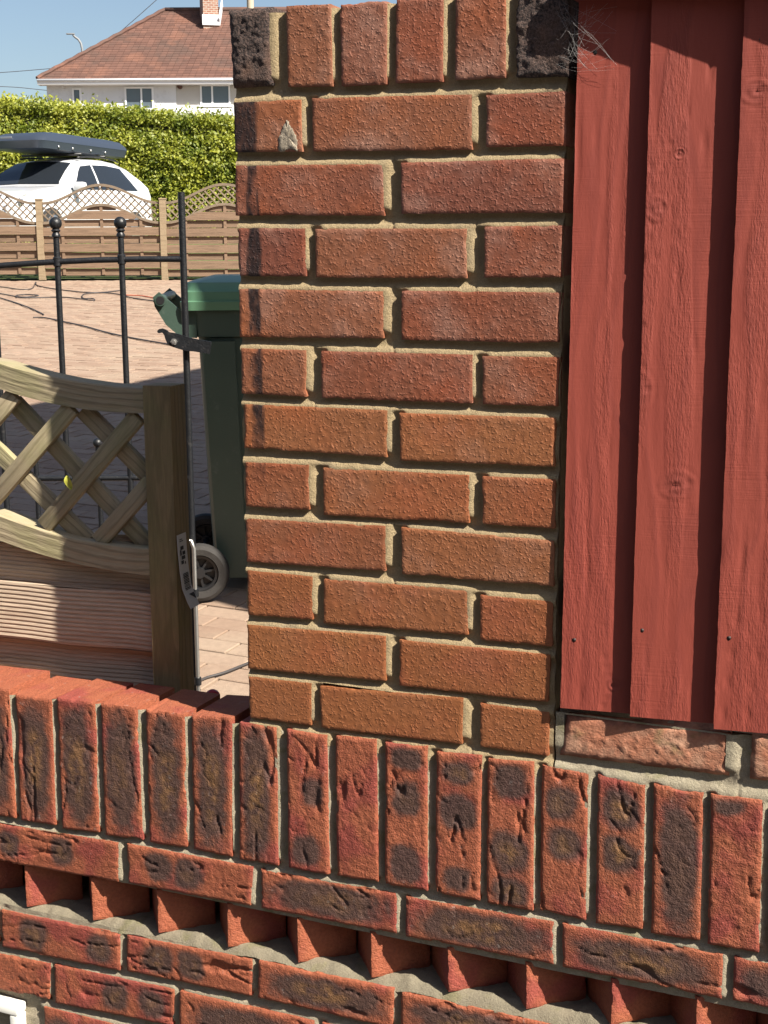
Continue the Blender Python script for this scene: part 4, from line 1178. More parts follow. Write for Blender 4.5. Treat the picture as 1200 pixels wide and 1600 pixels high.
cable([(-60,500),(20,506),(90,516),(150,512),(168,482),(180,500),(300,520),(440,532),(560,522)], .008, M['flex'], 'thin dark cable with a small kink lying along the far part of the drive', 'cable')
cable([(-60,530),(0,536),(100,552),(180,545),(120,540),(75,546),(110,556),(300,553),(430,568),(436,560),(390,558),(396,538),(480,532),(560,540),(620,556),(720,570),(800,575)], .008, M['flex'], 'dark looped cable running towards the bin across the drive', 'cable')
cable([(590,543),(660,546),(720,556),(800,570),(860,572)], .008, M['oflex'], 'orange cable lying on the drive beside the bin lid', 'cable')
cable([(-40,545),(30,565),(100,588),(160,612),(205,634)], .008, M['flex'], 'short dark cable end on the drive nearest the left post of the gate', 'cable')
cable([(155,648),(210,649),(300,668),(400,690),(500,718),(620,744),(780,772),(900,792)], .008, M['flex'], 'dark cable crossing the drive behind the gate latch', 'cable')
cable([(900,2376),(960,2340),(1060,2310),(1180,2262),(1300,2220)], .004, M['flex'], 'thin dark cable on sunlit paving at the foot of the pillar', 'cable')
a, b = ondrive(264, 478, .02), ondrive(278, 478, .02)
mb = MB(); mb.tube([a, a * .7 + b * .3, b * .8 + a * .2, b], [.03, .04, .03, .008], 10)
tag(mb.build('cable_connector', M['flex'], None, True), 'grey cable plug lying on the drive beside the bin', 'plug')
# red-capped peg just behind the wall
t = NT('red_plastic'); M['redp'] = t.done((.45, .012, .015), .35)
pg = onplane(332, 1082, (0, .26, 0), np.array([0, 1., 0]))
peg = thing('capped_peg', (pg[0], pg[1], -.57), 'peg with round red cap just behind the low wall beside the pillar', 'peg')
mb = MB(); mb.tube([(pg[0], pg[1], -.60), (pg[0], pg[1], pg[2] - .008)], .006, 8); mb.build('shaft', M['steel'], peg, 'auto')
mb = MB(); mb.ball((pg[0], pg[1], pg[2] - .006), .0125, 14, 8, .9); mb.build('cap', M['redp'], peg, True)

# ================================================================== FAR LATTICE-TOPPED FENCE
M['farwood'] = m_wood('weathered_panel', (.165, .105, .066), (.26, .172, .11), (.11, .072, .045), grain=8., stretch=2., bump=.003)
M['farpost'] = m_wood('pale_post', (.25, .185, .11), (.33, .25, .16), (.19, .135, .08), grain=8., stretch=2., bump=.003)
M['farrail'] = m_wood('grey_rail', (.17, .125, .085), (.24, .185, .13), (.12, .085, .058), grain=8., stretch=2., bump=.003)
FS = 21.8
lp1, lp2 = lk(65, 400) * FS, lk(257, 400) * FS
PW = lp2 - lp1
posts = [lp1 - PW, lp1, lp2, lp2 + PW]
POST_L = ['timber fence post past the front of the white car', 'pale timber fence post standing in front of the white car bonnet', 'pale timber fence post just clear of the tail of the white car', 'pale timber fence post out past the wheelie bin, behind the pillar']
PANEL_L = ['wavy lattice-topped slatted fence panel across the front end of the white car', 'wavy lattice-topped slatted fence panel along the side of the white car, between two posts', 'wavy lattice-topped slatted fence panel with only hedge behind it, beyond the wheelie bin']
zval = at(257, 316, FS)[2]; zpk = at(160, 287, FS)[2]; hl = .30
zbase = lambda l: float(zg(FS)) + .02 - .012 * (l - lp2)
for i, l in enumerate(posts):
    o = thing('fence_post', place(l, FS, zbase(l) - .1), POST_L[i], 'post', 'posts of the lattice-topped fence')
    mb = MB(); mb.box(place(l, FS, (zval + zbase(l)) / 2), RT, VH, UP, .048, .048, (zval - zbase(l)) / 2 + .04); mb.build('shaft', M['farpost'], o)
    mb = MB(); mb.box(place(l, FS, zval + .052), RT, VH, UP, .055, .055, .010); mb.build('cap', M['farpost'], o)
for i in range(len(posts) - 1):
    l0, l1 = posts[i] + .05, posts[i + 1] - .05
    mid = (l0 + l1) / 2; zb_ = zbase(mid) + .04
    o = thing('lattice_fence', place(mid, FS, zb_), PANEL_L[i], 'fence', 'panels of the lattice-topped fence')
    top = lambda l: zval + .01 + (zpk - zval - .01) * (.5 - .5 * math.cos(2 * math.pi * (l - l0) / (l1 - l0)))
    lsx = np.linspace(l0, l1, 25)
    for dz in (0, -hl):
        V, Fs = [], []
        for k, l in enumerate(lsx):
            for z, d in ((0, 0), (0, .045), (-.04, .045), (-.04, 0)): V.append(place(l, FS - .022 + d, top(l) + dz + z))
        for k in range(24):
            for j in range(4): Fs.append((k * 4 + j, k * 4 + (j + 1) % 4, (k + 1) * 4 + (j + 1) % 4, (k + 1) * 4 + j))
        Fs += [(0, 1, 2, 3), (96, 97, 98, 99)]
        mb = MB(); mb.add(V, Fs); mb.build('arched_rail', M['farrail'], o)
    mb = MB()                              # lattice between the two arched rails
    for sgn in (1, -1):
        for c0 in np.arange(-2.4, 2.4, .118):
            seg = []
            for tpar in np.linspace(l0, l1, 60):
                z = zval - .1 + sgn * (tpar - mid) + c0
                if top(tpar) - hl - .01 < z < top(tpar) - .02: seg.append((tpar, z))
            if len(seg) > 1:
                run = [seg[0]]
                for a_, b_ in zip(seg, seg[1:]):
                    if b_[0] - a_[0] > .05:
                        if len(run) > 1: mb.bar(place(run[0][0], FS + sgn * .006, run[0][1]), place(run[-1][0], FS + sgn * .006, run[-1][1]), .020, .009, np.array([0, 0, 1.]))
                        run = []
                    run.append(b_)
                if len(run) > 1: mb.bar(place(run[0][0], FS + sgn * .006, run[0][1]), place(run[-1][0], FS + sgn * .006, run[-1][1]), .020, .009, np.array([0, 0, 1.]))
    tag(mb.build('lattice', M['farrail'], o), kind='stuff')
    nb = 9                                 # lapped boards, every second one to the front
    for k in range(nb):
        z0_ = zb_ + k * .125 - (.012 if k % 2 else 0); z1_ = z0_ + (.128 if k % 2 else .106)
        # board is cut to the curve where it meets the arched rail
        pts = [];
        lspan = [l for l in lsx if top(l) - hl - .02 > z0_ + .02]
        if not lspan: continue
        a_, b_ = min(lspan), max(lspan)
        zt_ = [min(z1_, top(l) - hl - .02) for l in lspan]
        off = -.026 if k % 2 else .010
        poly = [place(a_, FS + off, z0_), place(b_, FS + off, z0_)] + [place(l, FS + off, z) for l, z in list(zip(lspan, zt_))[::-1]]
        tcs = [((p - place(mid, FS, 0)) @ RT, 0, p[2]) for p in poly]; tcs = tcs + [(x, .012, z) for x, _, z in tcs]
        mb = MB(); mb.prism(poly, VH * .012, tcs); mb.build('slat', M['farwood'], o)
    for l in (l0 + .3, mid, l1 - .3):
        mb = MB(); mb.box(place(l, FS - .002, (zb_ + top(l) - hl) / 2), RT, VH, UP, .022, .011, (top(l) - hl - zb_) / 2 - .01); mb.build('batten', M['farwood'], o)

# ================================================================== HEDGE
t = NT('hedge_leaf'); r_ = t.attr('rnd', 'Fac')
c = t.mix(r_, (.12, .165, .016), (.40, .41, .06))
M['leaf'] = t.done(c, .5, None)
tl = t.node('ShaderNodeBsdfTranslucent'); t.put(tl.inputs[0], t.hsv(c, .49, 1.1, 1.2))
ms = t.node('ShaderNodeMixShader'); ms.inputs[0].default_value = .35
t.l.new(t.b.outputs[0], ms.inputs[1]); t.l.new(tl.outputs[0], ms.inputs[2])
t.l.new(ms.outputs[0], t.n['Material Output'].inputs[0])
t = NT('hedge_inside'); M['core_dark'] = t.done((.035, .036, .012), .95)
HS = 31.0
hl0, hl1 = lk(-260, 200) * HS, lk(560, 200) * HS
hz = lambda l: np.interp(l, [lk(0, 150) * HS, lk(360, 178) * HS], [at(0, 160, HS)[2], at(360, 190, HS)[2]]) - .08
hb = float(zg(HS))
hed = thing('hedge', place((hl0 + hl1) / 2, HS, hb), 'tall clipped yellow-green leafy hedge behind the white car', 'hedge')
N = 90000
k = rng.random(N)
l = rng.uniform(hl0, hl1, N); htop = np.array(hz(l)) + .10 * (fbm(l * 3, l * 0, 1.) - .5) + .05 * (vn(l * 9, l * 0, 2.) - .5)
front = k < .72
z = np.where(front, hb + (htop - hb) * rng.random(N) ** .8, htop)
d = np.where(front, 0.0, rng.uniform(0, 1.1, N))
lumpy = .30 * (fbm(l * 1.6, z * 1.6, 3.) - .5) + .16 * (fbm(l * 5, z * 5, 5.) - .5)
s_ = HS + d + np.where(front, lumpy + .06 * rng.standard_normal(N), 0)
z = z + np.where(front, 0, .10 * rng.standard_normal(N) + .06)
s_ += np.where(front, sst(.82, 1.0, (z - hb) / (htop - hb)) * .25, 0)
base = np.array([CAM[0], CAM[1], 0])
C = base + RT * l[:, None] + VH * s_[:, None] + UP * z[:, None]
e1 = rng.standard_normal((N, 3)); e1 /= np.linalg.norm(e1, axis=1)[:, None]
nn = -VH * .75 + UP * .45 + .75 * rng.standard_normal((N, 3)); nn /= np.linalg.norm(nn, axis=1)[:, None]
e1 -= nn * (e1 * nn).sum(1)[:, None]; e1 /= np.linalg.norm(e1, axis=1)[:, None]; e2 = np.cross(nn, e1)
sz = rng.uniform(.026, .055, N)[:, None]
V = np.stack([C - e1 * sz, C - e2 * sz * .55, C + e1 * sz, C + e2 * sz * .55], 1).reshape(-1, 3)
me = qmesh(V, np.arange(4 * N).reshape(-1, 4), 'foliage', None)
cl = np.clip(.50 + 1.3 * (fbm(l * 2.2, z * 2.2, 9.) - .5) + .22 * rng.standard_normal(N), 0, 1)
set_f(me, 'rnd', np.repeat(cl, 4))
tag(link('foliage', me, M['leaf'], hed), kind='stuff')
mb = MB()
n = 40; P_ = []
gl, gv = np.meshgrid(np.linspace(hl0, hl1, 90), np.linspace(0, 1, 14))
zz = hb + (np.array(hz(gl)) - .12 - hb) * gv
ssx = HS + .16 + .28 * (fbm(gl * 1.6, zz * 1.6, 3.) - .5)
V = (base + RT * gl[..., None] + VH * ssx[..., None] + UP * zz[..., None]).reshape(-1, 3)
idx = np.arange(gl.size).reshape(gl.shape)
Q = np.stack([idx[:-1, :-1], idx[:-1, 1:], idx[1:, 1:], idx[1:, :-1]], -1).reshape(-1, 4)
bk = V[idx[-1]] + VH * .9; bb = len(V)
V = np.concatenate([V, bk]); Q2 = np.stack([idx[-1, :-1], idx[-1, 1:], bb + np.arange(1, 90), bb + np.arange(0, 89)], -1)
link('hedge_core', qmesh(V, np.concatenate([Q, Q2]), 'hedge_core', True), M['core_dark'], hed)  # single dark sheet closing the hedge behind its leaves

# ================================================================== CAR AND ROOF BOX
t = NT('white_paint'); M['carpaint'] = t.done((.60, .61, .63), .25, None, Coat_Weight=.6)
t = NT('tinted_glass'); M['glass'] = t.done((.018, .022, .028), .06, None, IOR=1.5)
t = NT('car_trim'); M['trim'] = t.done((.015, .015, .016), .4)
t = NT('box_plastic'); v = t.attr('tc'); M['boxp'] = t.done((.035, .045, .065), .32)
t = NT('tyre'); M['tyre'] = t.done((.02, .02, .02), .85)
M['alloy'] = simple('alloy_rim', (.55, .55, .56), .3, .05, 10, metal=.9)
TH = rad(20)
CF = -VH * math.cos(TH) - RT * math.sin(TH)      # the way the car faces
CLf = RT * math.cos(TH) - VH * math.sin(TH)      # its left-hand side
CS = 25.6; CLAT = -6.06
roof_z = at(100, 246, CS)[2]
CH = 1.62
cz = roof_z - CH
CO = place(CLAT, CS, cz)
car = thing('parked_car', CO, 'white estate car with dark windows parked behind the lattice fence', 'car')
def cp(x, y, z): return CO + CF * x + CLf * y + UP * z
# side profile: x, z of the upper outline; belt line; half widths
px_ = np.array([2.30, 2.22, 1.95, 1.45, 1.02, .55, .18, -.2, -.75, -1.25, -1.62, -1.92, -2.14, -2.24])
pz_ = np.array([.55, .78, .93, 1.02, 1.07, 1.35, 1.545, 1.60, 1.62, 1.585, 1.50, 1.30, 1.10, .60])
hw_ = np.array([.62, .76, .86, .92, .935, .94, .945, .945, .945, .935, .915, .885, .85, .80])
belt = lambda x: np.interp(x, [-2.3, -1.9, -1.2, 1.0, 2.3], [1.06, 1.06, 1.04, .99, .80])
NX = 60
xs = np.linspace(2.30, -2.24, NX)
def section(x):
    zt_ = np.interp(x, px_[::-1], pz_[::-1]); w = np.interp(x, px_[::-1], hw_[::-1])
    b = min(belt(x), zt_ - .03)
    up_ = max(zt_ - b, 0.0); k_ = np.clip(up_ / .5, 0, 1)
    wr = w * (1 - .30 * k_)                       # half width at the cant rail
    return [(w * .80, .22), (w * .97, .30), (w * 1.0, .55), (w * .985, .78), (w * .965, b - .03), (w * .945, b),
            (w * .945 + (wr - w * .945) * .5, b + up_ * .46), (wr, b + up_ * .84), (wr * .90, b + up_ * .95), (wr * .55, zt_), (0, zt_ + .012)]
sec = [section(x) for x in xs]; m = len(sec[0])
V, Fs = [], []
for x, s2 in zip(xs, sec):
    ring = [cp(x, y, z) for y, z in s2] + [cp(x, -y, z) for y, z in s2[-2::-1]]
    V += ring
mm = 2 * m - 1
for i in range(NX - 1):
    for j in range(mm - 1): Fs.append((i * mm + j, i * mm + j + 1, (i + 1) * mm + j + 1, (i + 1) * mm + j))
    Fs.append((i * mm + mm - 1, i * mm, (i + 1) * mm, (i + 1) * mm + mm - 1))
Fs += [tuple(range(mm)), tuple((NX - 1) * mm + j for j in range(mm))[::-1]]
mb = MB(); mb.add(V, Fs); body = mb.build('body', M['carpaint'], car, 'auto')
def surf(x, f_, side, off):                       # point on the glasshouse side, f_ 0 belt .. 1 cant rail
    s2 = section(x); b = s2[5]; c2 = s2[7]; h_ = s2[6]
    y, z = (b[0] + (h_[0] - b[0]) * f_ * 2, b[1] + (h_[1] - b[1]) * f_ * 2) if f_ < .5 else (h_[0] + (c2[0] - h_[0]) * (f_ - .5) * 2, h_[1] + (c2[1] - h_[1]) * (f_ - .5) * 2)
    return cp(x, (y + off) * side, z)
def side_window(x0b, x1b, x0t, x1t, side, name='side_window'):
    V, Fs = [], []; n1, n2 = 10, 6
    for lay in (.007, -.01):
        for i in range(n1 + 1):
            for j in range(n2 + 1):
                f_ = .04 + .90 * j / n2; u_ = i / n1
                xa = x0b + (x0t - x0b) * j / n2; xb = x1b + (x1t - x1b) * j / n2
                V.append(surf(xa + (xb - xa) * u_, f_, side, lay))
    k = (n1 + 1) * (n2 + 1)
    for i in range(n1):
        for j in range(n2): Fs.append((i * (n2 + 1) + j, (i + 1) * (n2 + 1) + j, (i + 1) * (n2 + 1) + j + 1, i * (n2 + 1) + j + 1))
    rim_ = [j for j in range(n2 + 1)] + [i * (n2 + 1) + n2 for i in range(1, n1 + 1)] + [n1 * (n2 + 1) + j for j in range(n2 - 1, -1, -1)] + [i * (n2 + 1) for i in range(n1 - 1, 0, -1)]
    for a, b in zip(rim_, rim_[1:] + rim_[:1]): Fs.append((a, b, k + b, k + a))
    mb = MB(); mb.add(V, Fs); mb.build(name, M['glass'], car, 'auto')
for sd in (1, -1):
    side_window(.74, -.20, .10, -.24, sd); side_window(-.27, -1.62, -.30, -1.28, sd)
def screen(xb, xt, name):                         # windscreen / rear window follows the outline
    V, Fs = [], []; n1, n2 = 10, 8
    for lay in (.008, -.008):
        for i in range(n1 + 1):
            x = xb + (xt - xb) * i / n1; s2 = section(x)
            zt_ = s2[-1][1]; w = s2[8][0] * (.99 if i else 1.02)
            for j in range(n2 + 1):
                y = -w + 2 * w * j / n2; zz = np.interp(abs(y), [0, s2[9][0], s2[8][0], s2[7][0]], [zt_, s2[9][1], s2[8][1], s2[7][1]])
                V.append(cp(x + lay * (1 if xb > 0 else -1), y, zz + lay))
    k = (n1 + 1) * (n2 + 1)
    for i in range(n1):
        for j in range(n2): Fs.append((i * (n2 + 1) + j, (i + 1) * (n2 + 1) + j, (i + 1) * (n2 + 1) + j + 1, i * (n2 + 1) + j + 1))
    mb = MB(); mb.add(V, Fs); mb.build(name, M['glass'], car, 'auto')
screen(.98, .24, 'windscreen'); screen(-2.0, -1.62, 'rear_window')
for sd in (1, -1):
    mb = MB(); c_ = cp(.70, sd * 1.04, 1.06)
    mb.box(c_, CF, CLf, UP, .075, .115, .075, .045); mb.bar(cp(.68, sd * .90, 1.02), cp(.68, sd * .98, 1.03), .03, .05)
    mb.build('door_mirror', M['carpaint'], car, 'auto')
    mb = MB(); mb.tube([cp(x, sd * .60, np.interp(x, px_[::-1], pz_[::-1]) + .035) for x in np.linspace(.05, -1.35, 10)], .016, 8); mb.build('roof_rail', M['trim'], car, True)
    mb = MB(); mb.box(cp(2.08, sd * .66, .74), CF, CLf, UP, .10, .14, .07, .03); mb.build('headlight', M['alloy'], car, 'auto')
    for x in (1.42, -1.36):
        wc = cp(x, sd * .84, .34)
        mb = MB(); mb.tube([wc - CLf * .11, wc - CLf * .09, wc + CLf * .09, wc + CLf * .11], [.31, .34, .34, .31], 28); wh = mb.build('wheel', M['tyre'], car, 'auto')
        mb = MB(); mb.tube([wc + CLf * sd * .10, wc + CLf * sd * .115], [.235, .21], 28); mb.build('rim', M['alloy'], wh, 'auto')
mb = MB(); mb.box(cp(2.235, 0, .55), CF, CLf, UP, .05, .42, .13, .02); mb.build('grille', M['trim'], car, 'auto')
for x in (-.05, -.85):
    mb = MB(); mb.tube([cp(x, -.63, 1.665), cp(x, .63, 1.665)], .022, 8); mb.build('roof_bar', M['trim'], car, True)
bx = thing('roof_box', cp(-.45, 0, 1.70), 'long dark grey roof box on top of the white car', 'roof box')
def bsec(z, gx0, gx1, gy, rc, n=6):
    pts = []
    for cx, cy, a0 in ((gx1 - rc, -gy + rc, -90), (gx1 - rc, gy - rc, 0), (gx0 + rc, gy - rc, 90), (gx0 + rc, -gy + rc, 180)):
        for k in range(n + 1):
            a = rad(a0 + 90 * k / n); pts.append(cp(cx + rc * math.cos(a), cy + rc * math.sin(a), z))
    return pts
def loft(secs, name, mat, par):
    n = len(secs[0]); V = [p for s_ in secs for p in s_]
    Fs = [(i * n + k, i * n + (k + 1) % n, (i + 1) * n + (k + 1) % n, (i + 1) * n + k) for i in range(len(secs) - 1) for k in range(n)] + [tuple(range(n))[::-1], tuple((len(secs) - 1) * n + k for k in range(n))]
    mb = MB(); mb.add(V, Fs); return mb.build(name, mat, par, 'auto')
loft([bsec(1.69, -1.75, .95, .46, .16), bsec(1.71, -1.86, 1.06, .53, .18), bsec(1.82, -1.90, 1.10, .555, .18), bsec(1.835, -1.91, 1.11, .56, .18)], 'base', M['boxp'], bx)
lid_ = loft([bsec(1.838, -1.91, 1.11, .562, .18), bsec(1.90, -1.88, 1.05, .54, .18), bsec(1.98, -1.80, .86, .47, .2), bsec(2.015, -1.60, .55, .36, .2)], 'lid', M['boxp'], bx)
for x in (.55, .1, -.5, -1.0):
    mb = MB(); mb.tube([cp(x, .545, 1.755), cp(x, .562, 1.755)], .022, 12); mb.build('lock', M['alloy'], bx, True)
mb = MB(); mb.box(cp(1.06, -.18, 1.90), CF, CLf, UP, .006, .12, .022, .004); mb.build('badge', M['alloy'], lid_, 'auto')

# ================================================================== HOUSE BEYOND THE HEDGE
t = NT('render_white'); v = t.pos(); c = t.mix(t.noise(v, 1.2, 5), (.60, .62, .64), (.74, .75, .76))
M['render_w'] = t.done(t.mix(t.math('MULTIPLY', t.step(t.noise(v, 4, 5), .55, .75), .4), c, (.42, .42, .42)), .9, t.bump(t.noise(v, 60, 3), .01))
t = NT('render_cream'); v = t.pos(); M['render_c'] = t.done(t.mix(t.noise(v, 2, 5), (.42, .40, .37), (.55, .53, .49)), .9)
t = NT('roof_tile'); v = t.pos(); r_ = t.attr('rnd', 'Fac')
c = t.mix(r_, (.10, .050, .038), (.165, .082, .060))
c = t.mix(t.math('MULTIPLY', t.step(t.noise(v, .55, 4), .48, .62), .6), c, (.085, .055, .045))
c = t.mix(t.math('MULTIPLY', t.step(t.noise(t.vadd(v, (9, 2, 4)), .8, 3), .55, .68), .5), c, (.22, .10, .065))
M['tile'] = t.done(c, .9)
t = NT('chimney_brick'); v = t.attr('tc')
bt = t.node('ShaderNodeTexBrick'); t.put(bt.inputs['Vector'], v); bt.inputs['Scale'].default_value = 1.0
bt.inputs['Color1'].default_value = (.23, .09, .06, 1); bt.inputs['Color2'].default_value = (.30, .15, .10, 1); bt.inputs['Mortar'].default_value = (.36, .30, .25, 1)
bt.inputs['Brick Width'].default_value = .225; bt.inputs['Row Height'].default_value = .09; bt.inputs['Mortar Size'].default_value = .018
M['chim'] = t.done(bt.outputs[0], .9)
t = NT('window_glass'); v = t.pos(); M['pane'] = t.done((.10, .13, .15), .12)
t = NT('curtain'); M['curt'] = t.done((.30, .30, .29), .9)
t = NT('lead'); M['lead'] = t.done((.60, .61, .63), .6)
t = NT('house_white_trim'); M['wtrim'] = t.done((.80, .81, .82), .5)
HSs = 60.0
def H(u, v, ds=0.0): return at(u, v, HSs + ds)
hx = lambda u: lk(u, 120) * HSs
lc = hx(72); lr = hx(640); hd = 8.4
ez = at(200, 126, HSs)[2]; gz_ = float(zg(HSs))
hou = thing('house', place((lc + lr) / 2, HSs + hd / 2, gz_), 'white rendered house with hipped red tile roof and brick chimney', 'house')
def wallbox(l0, l1, s0, s1, z0, z1, name, mat):
    mb = MB(); mb.box(place((l0 + l1) / 2, (s0 + s1) / 2, (z0 + z1) / 2), RT, VH, UP, (l1 - l0) / 2, (s1 - s0) / 2, (z1 - z0) / 2); return mb.build(name, mat, hou)
lsplit = hx(274)
wallbox(lc, lsplit, HSs, HSs + hd, gz_ - .3, ez, 'wall', M['render_w'])
wallbox(lsplit + .002, lr, HSs + .05, HSs + hd, gz_ - .3, ez, 'wall', M['render_c'])
mb = MB(); mb.box(place((lsplit + lr) / 2, HSs - .06, at(320, 176, HSs)[2]), RT, VH, UP, (lr - lsplit) / 2, .10, .16); mb.build('porch_canopy', M['wtrim'], hou)
# roof: hipped, courses of tiles laid as real pieces
ov = .45
e0, e1_ = hx(62), hx(660)
fs, bs = HSs - ov, HSs + hd + ov
rz = at(258, 17, HSs + hd / 2)[2]; rl = lk(258, 17) * (HSs + hd / 2); rs = HSs + hd / 2; rl2 = e1_ - (rl - e0)
A0, A1_, A2_, A3_ = place(e0, fs, ez), place(e1_, fs, ez), place(e1_, bs, ez), place(e0, bs, ez)
R0, R1_ = place(rl, rs, rz), place(rl2, rs, rz)
mb = MB(); mb.add([A0, A1_, A2_, A3_, R0, R1_], [(0, 1, 5, 4), (1, 2, 5), (2, 3, 4, 5), (3, 0, 4), (3, 2, 1, 0)])
roof = mb.build('roof', M['tile'], hou)
TV, TQ, TR_ = [], [], []
def tiles(P00, P10, P01, P11):
    """slope with eave P00-P10 and ridge P01-P11"""
    ev = P10 - P00; Le = np.linalg.norm(ev); ev = ev / Le
    nrm = np.cross(ev, P01 - P00); nrm /= np.linalg.norm(nrm); nrm = nrm if nrm[2] > 0 else -nrm
    up_ = np.cross(nrm, ev); up_ = up_ if up_[2] > 0 else -up_
    Ls = np.dot(P01 - P00, up_); g = .20; w = .27
    for j in range(int(Ls / g)):
        a = j * g; f_ = (a + g * .6) / Ls
        lo = np.dot((P00 + (P01 - P00) * f_) - P00, ev); hi = np.dot((P10 + (P11 - P10) * f_) - P00, ev)
        x = lo + (-.13 if j % 2 else 0)
        while x < hi:
            x0, x1 = max(x, lo), min(x + w - .012, hi)
            if x1 - x0 > .04:
                h0 = .030 + random.uniform(-.006, .010); b = len(TV)
                for xx, aa, hh in ((x0, a, h0), (x1, a, h0), (x1, a + g * 1.15, .012), (x0, a + g * 1.15, .012), (x0, a, .001), (x1, a, .001)):
                    TV.append(P00 + ev * xx + up_ * aa + nrm * hh)
                TQ.append((b, b + 1, b + 2, b + 3)); TQ.append((b + 4, b + 5, b + 1, b)); r0 = random.random() * .7 + .3 * random.random() ** 4
                TR_.extend([r0] * 6)
            x += w
tiles(A0, A1_, R0, R1_); tiles(A3_, A0, R0, R0)
me = qmesh(TV, TQ, 'tiles', None); set_f(me, 'rnd', TR_)
tag(link('tiles', me, M['tile'], roof), kind='stuff')
mb = MB(); mb.tube([R0 + UP * .03, R1_ + UP * .03], .12, 8); mb.build('ridge', M['tile'], roof, True)
for P_ in (A0, A3_):
    mb = MB(); nh = 22
    pts = [P_ + (R0 - P_) * k / nh + UP * (.05 + (.03 if k % 2 else 0)) for k in range(nh + 1)]; mb.tube(pts, .10, 6); mb.build('hip_tiles', M['tile'], roof)
mb = MB(); mb.box((A0 + A1_) / 2 - UP * .10, RT, VH, UP, (e1_ - e0) / 2, .03, .09); mb.build('fascia', M['wtrim'], roof)
mb = MB(); mb.tube([A0 - VH * .06 - UP * .03, A1_ - VH * .06 - UP * .03], .06, 8); mb.build('gutter', M['wtrim'], roof, True)
mb = MB(); mb.box(place((e0 + e1_) / 2, HSs - ov / 2, ez - .19), RT, VH, UP, (e1_ - e0) / 2, ov / 2, .01); mb.build('soffit', M['wtrim'], roof)
# chimney straddles the front slope just below the ridge
cl0, cl1 = lk(309, 10) * (rs - 1.2), lk(333, 10) * (rs - 1.2)
cb = at(320, 36, rs - 1.5)[2]
mb = MB(); hwc = (cl1 - cl0) / 2
cc = place((cl0 + cl1) / 2 + .1, rs - .75, rz + .25)
V, Fs, T_ = [], [], []
cdir, cdep = RT * math.cos(.25) + VH * math.sin(.25), VH * math.cos(.25) - RT * math.sin(.25)
mb.box(cc, cdir, cdep, UP, hwc, .55, 1.9)
mb.t = [np.array([(p - cc) @ cdir + (p - cc) @ cdep, p[2], 0]) for p in mb.v]
chim = mb.build('chimney', M['chim'], roof)
mb = MB(); mb.box(cc + UP * 1.95, cdir, cdep, UP, hwc + .06, .61, .10); mb.build('corbel', M['chim'], chim)
for dx_ in (-.2, .2):
    mb = MB(); mb.lathe([cc + cdir * dx_ + UP * 2.0, cc + cdir * dx_ + UP * 2.5], [.14, .11], 12); mb.build('chimney_pot', M['tile'], chim)
mb = MB(); mb.box(cc - cdep * .57 - UP * (rz + .25 - cb - .16), cdir, cdep, UP, hwc + .05, .05, .22); mb.build('flashing', M['lead'], chim)
mb = MB(); nf = (R0 + R1_) / 2 - (A0 + A1_) / 2; nf /= np.linalg.norm(nf)
side0 = cc + cdir * (hwc + .02) - cdep * .6; side0[2] = cb + .05
mb.bar(side0, side0 + nf * 1.7, .42, .05, UP); mb.build('flashing', M['lead'], chim)
def window(u0, v0, u1, v1, splits, curtain=False):
    l0, l1 = hx(u0), hx(u1); z1_, z0_ = at(u0, v0, HSs)[2], at(u0, v1, HSs)[2]
    fs_ = HSs - (.0 if u0 < 274 else -.05)
    mb = MB(); f = .07
    mb.box(place((l0 + l1) / 2, fs_ - .02, z1_ - f / 2), RT, VH, UP, (l1 - l0) / 2, .05, f / 2)
    mb.box(place((l0 + l1) / 2, fs_ - .02, z0_ + f / 2), RT, VH, UP, (l1 - l0) / 2, .05, f / 2)
    edges = [l0] + [l0 + (l1 - l0) * q for q in splits] + [l1]
    for k, e in enumerate(edges):
        c_ = e + (f / 2 if k == 0 else -f / 2 if k == len(edges) - 1 else 0)
        mb.box(place(c_, fs_ - .02, (z0_ + z1_) / 2), RT, VH, UP, f / 2, .049, (z1_ - z0_) / 2 - f)
    w = mb.build('window', M['wtrim'], hou)
    for a, b in zip(edges, edges[1:]):
        mb = MB(); mb.box(place((a + b) / 2, fs_ - .012, (z0_ + z1_) / 2), RT, VH, UP, (b - a) / 2 - f / 2, .01, (z1_ - z0_) / 2 - f); mb.build('pane', M['pane'], w)
    mb = MB(); mb.box(place((l0 + l1) / 2, fs_ - .06, z0_ - .05), RT, VH, UP, (l1 - l0) / 2 + .1, .09, .035); mb.build('sill', M['wtrim'], w)
window(112, 138, 126, 172, []); window(194, 136, 239, 172, [.58]); window(312, 132, 359, 164, [.40])
window(400, 132, 450, 164, [.5]); window(520, 132, 570, 164, [.5])
for u, v, r_, mt in ((281, 135, .11, M['tile']), (98, 135, .08, M['lead'])):
    p = H(u, v, -.04 if u < 274 else .0); mb = MB(); mb.tube([p - VH * .05, p + VH * .06], r_, 14); mb.build('vent', mt, hou)

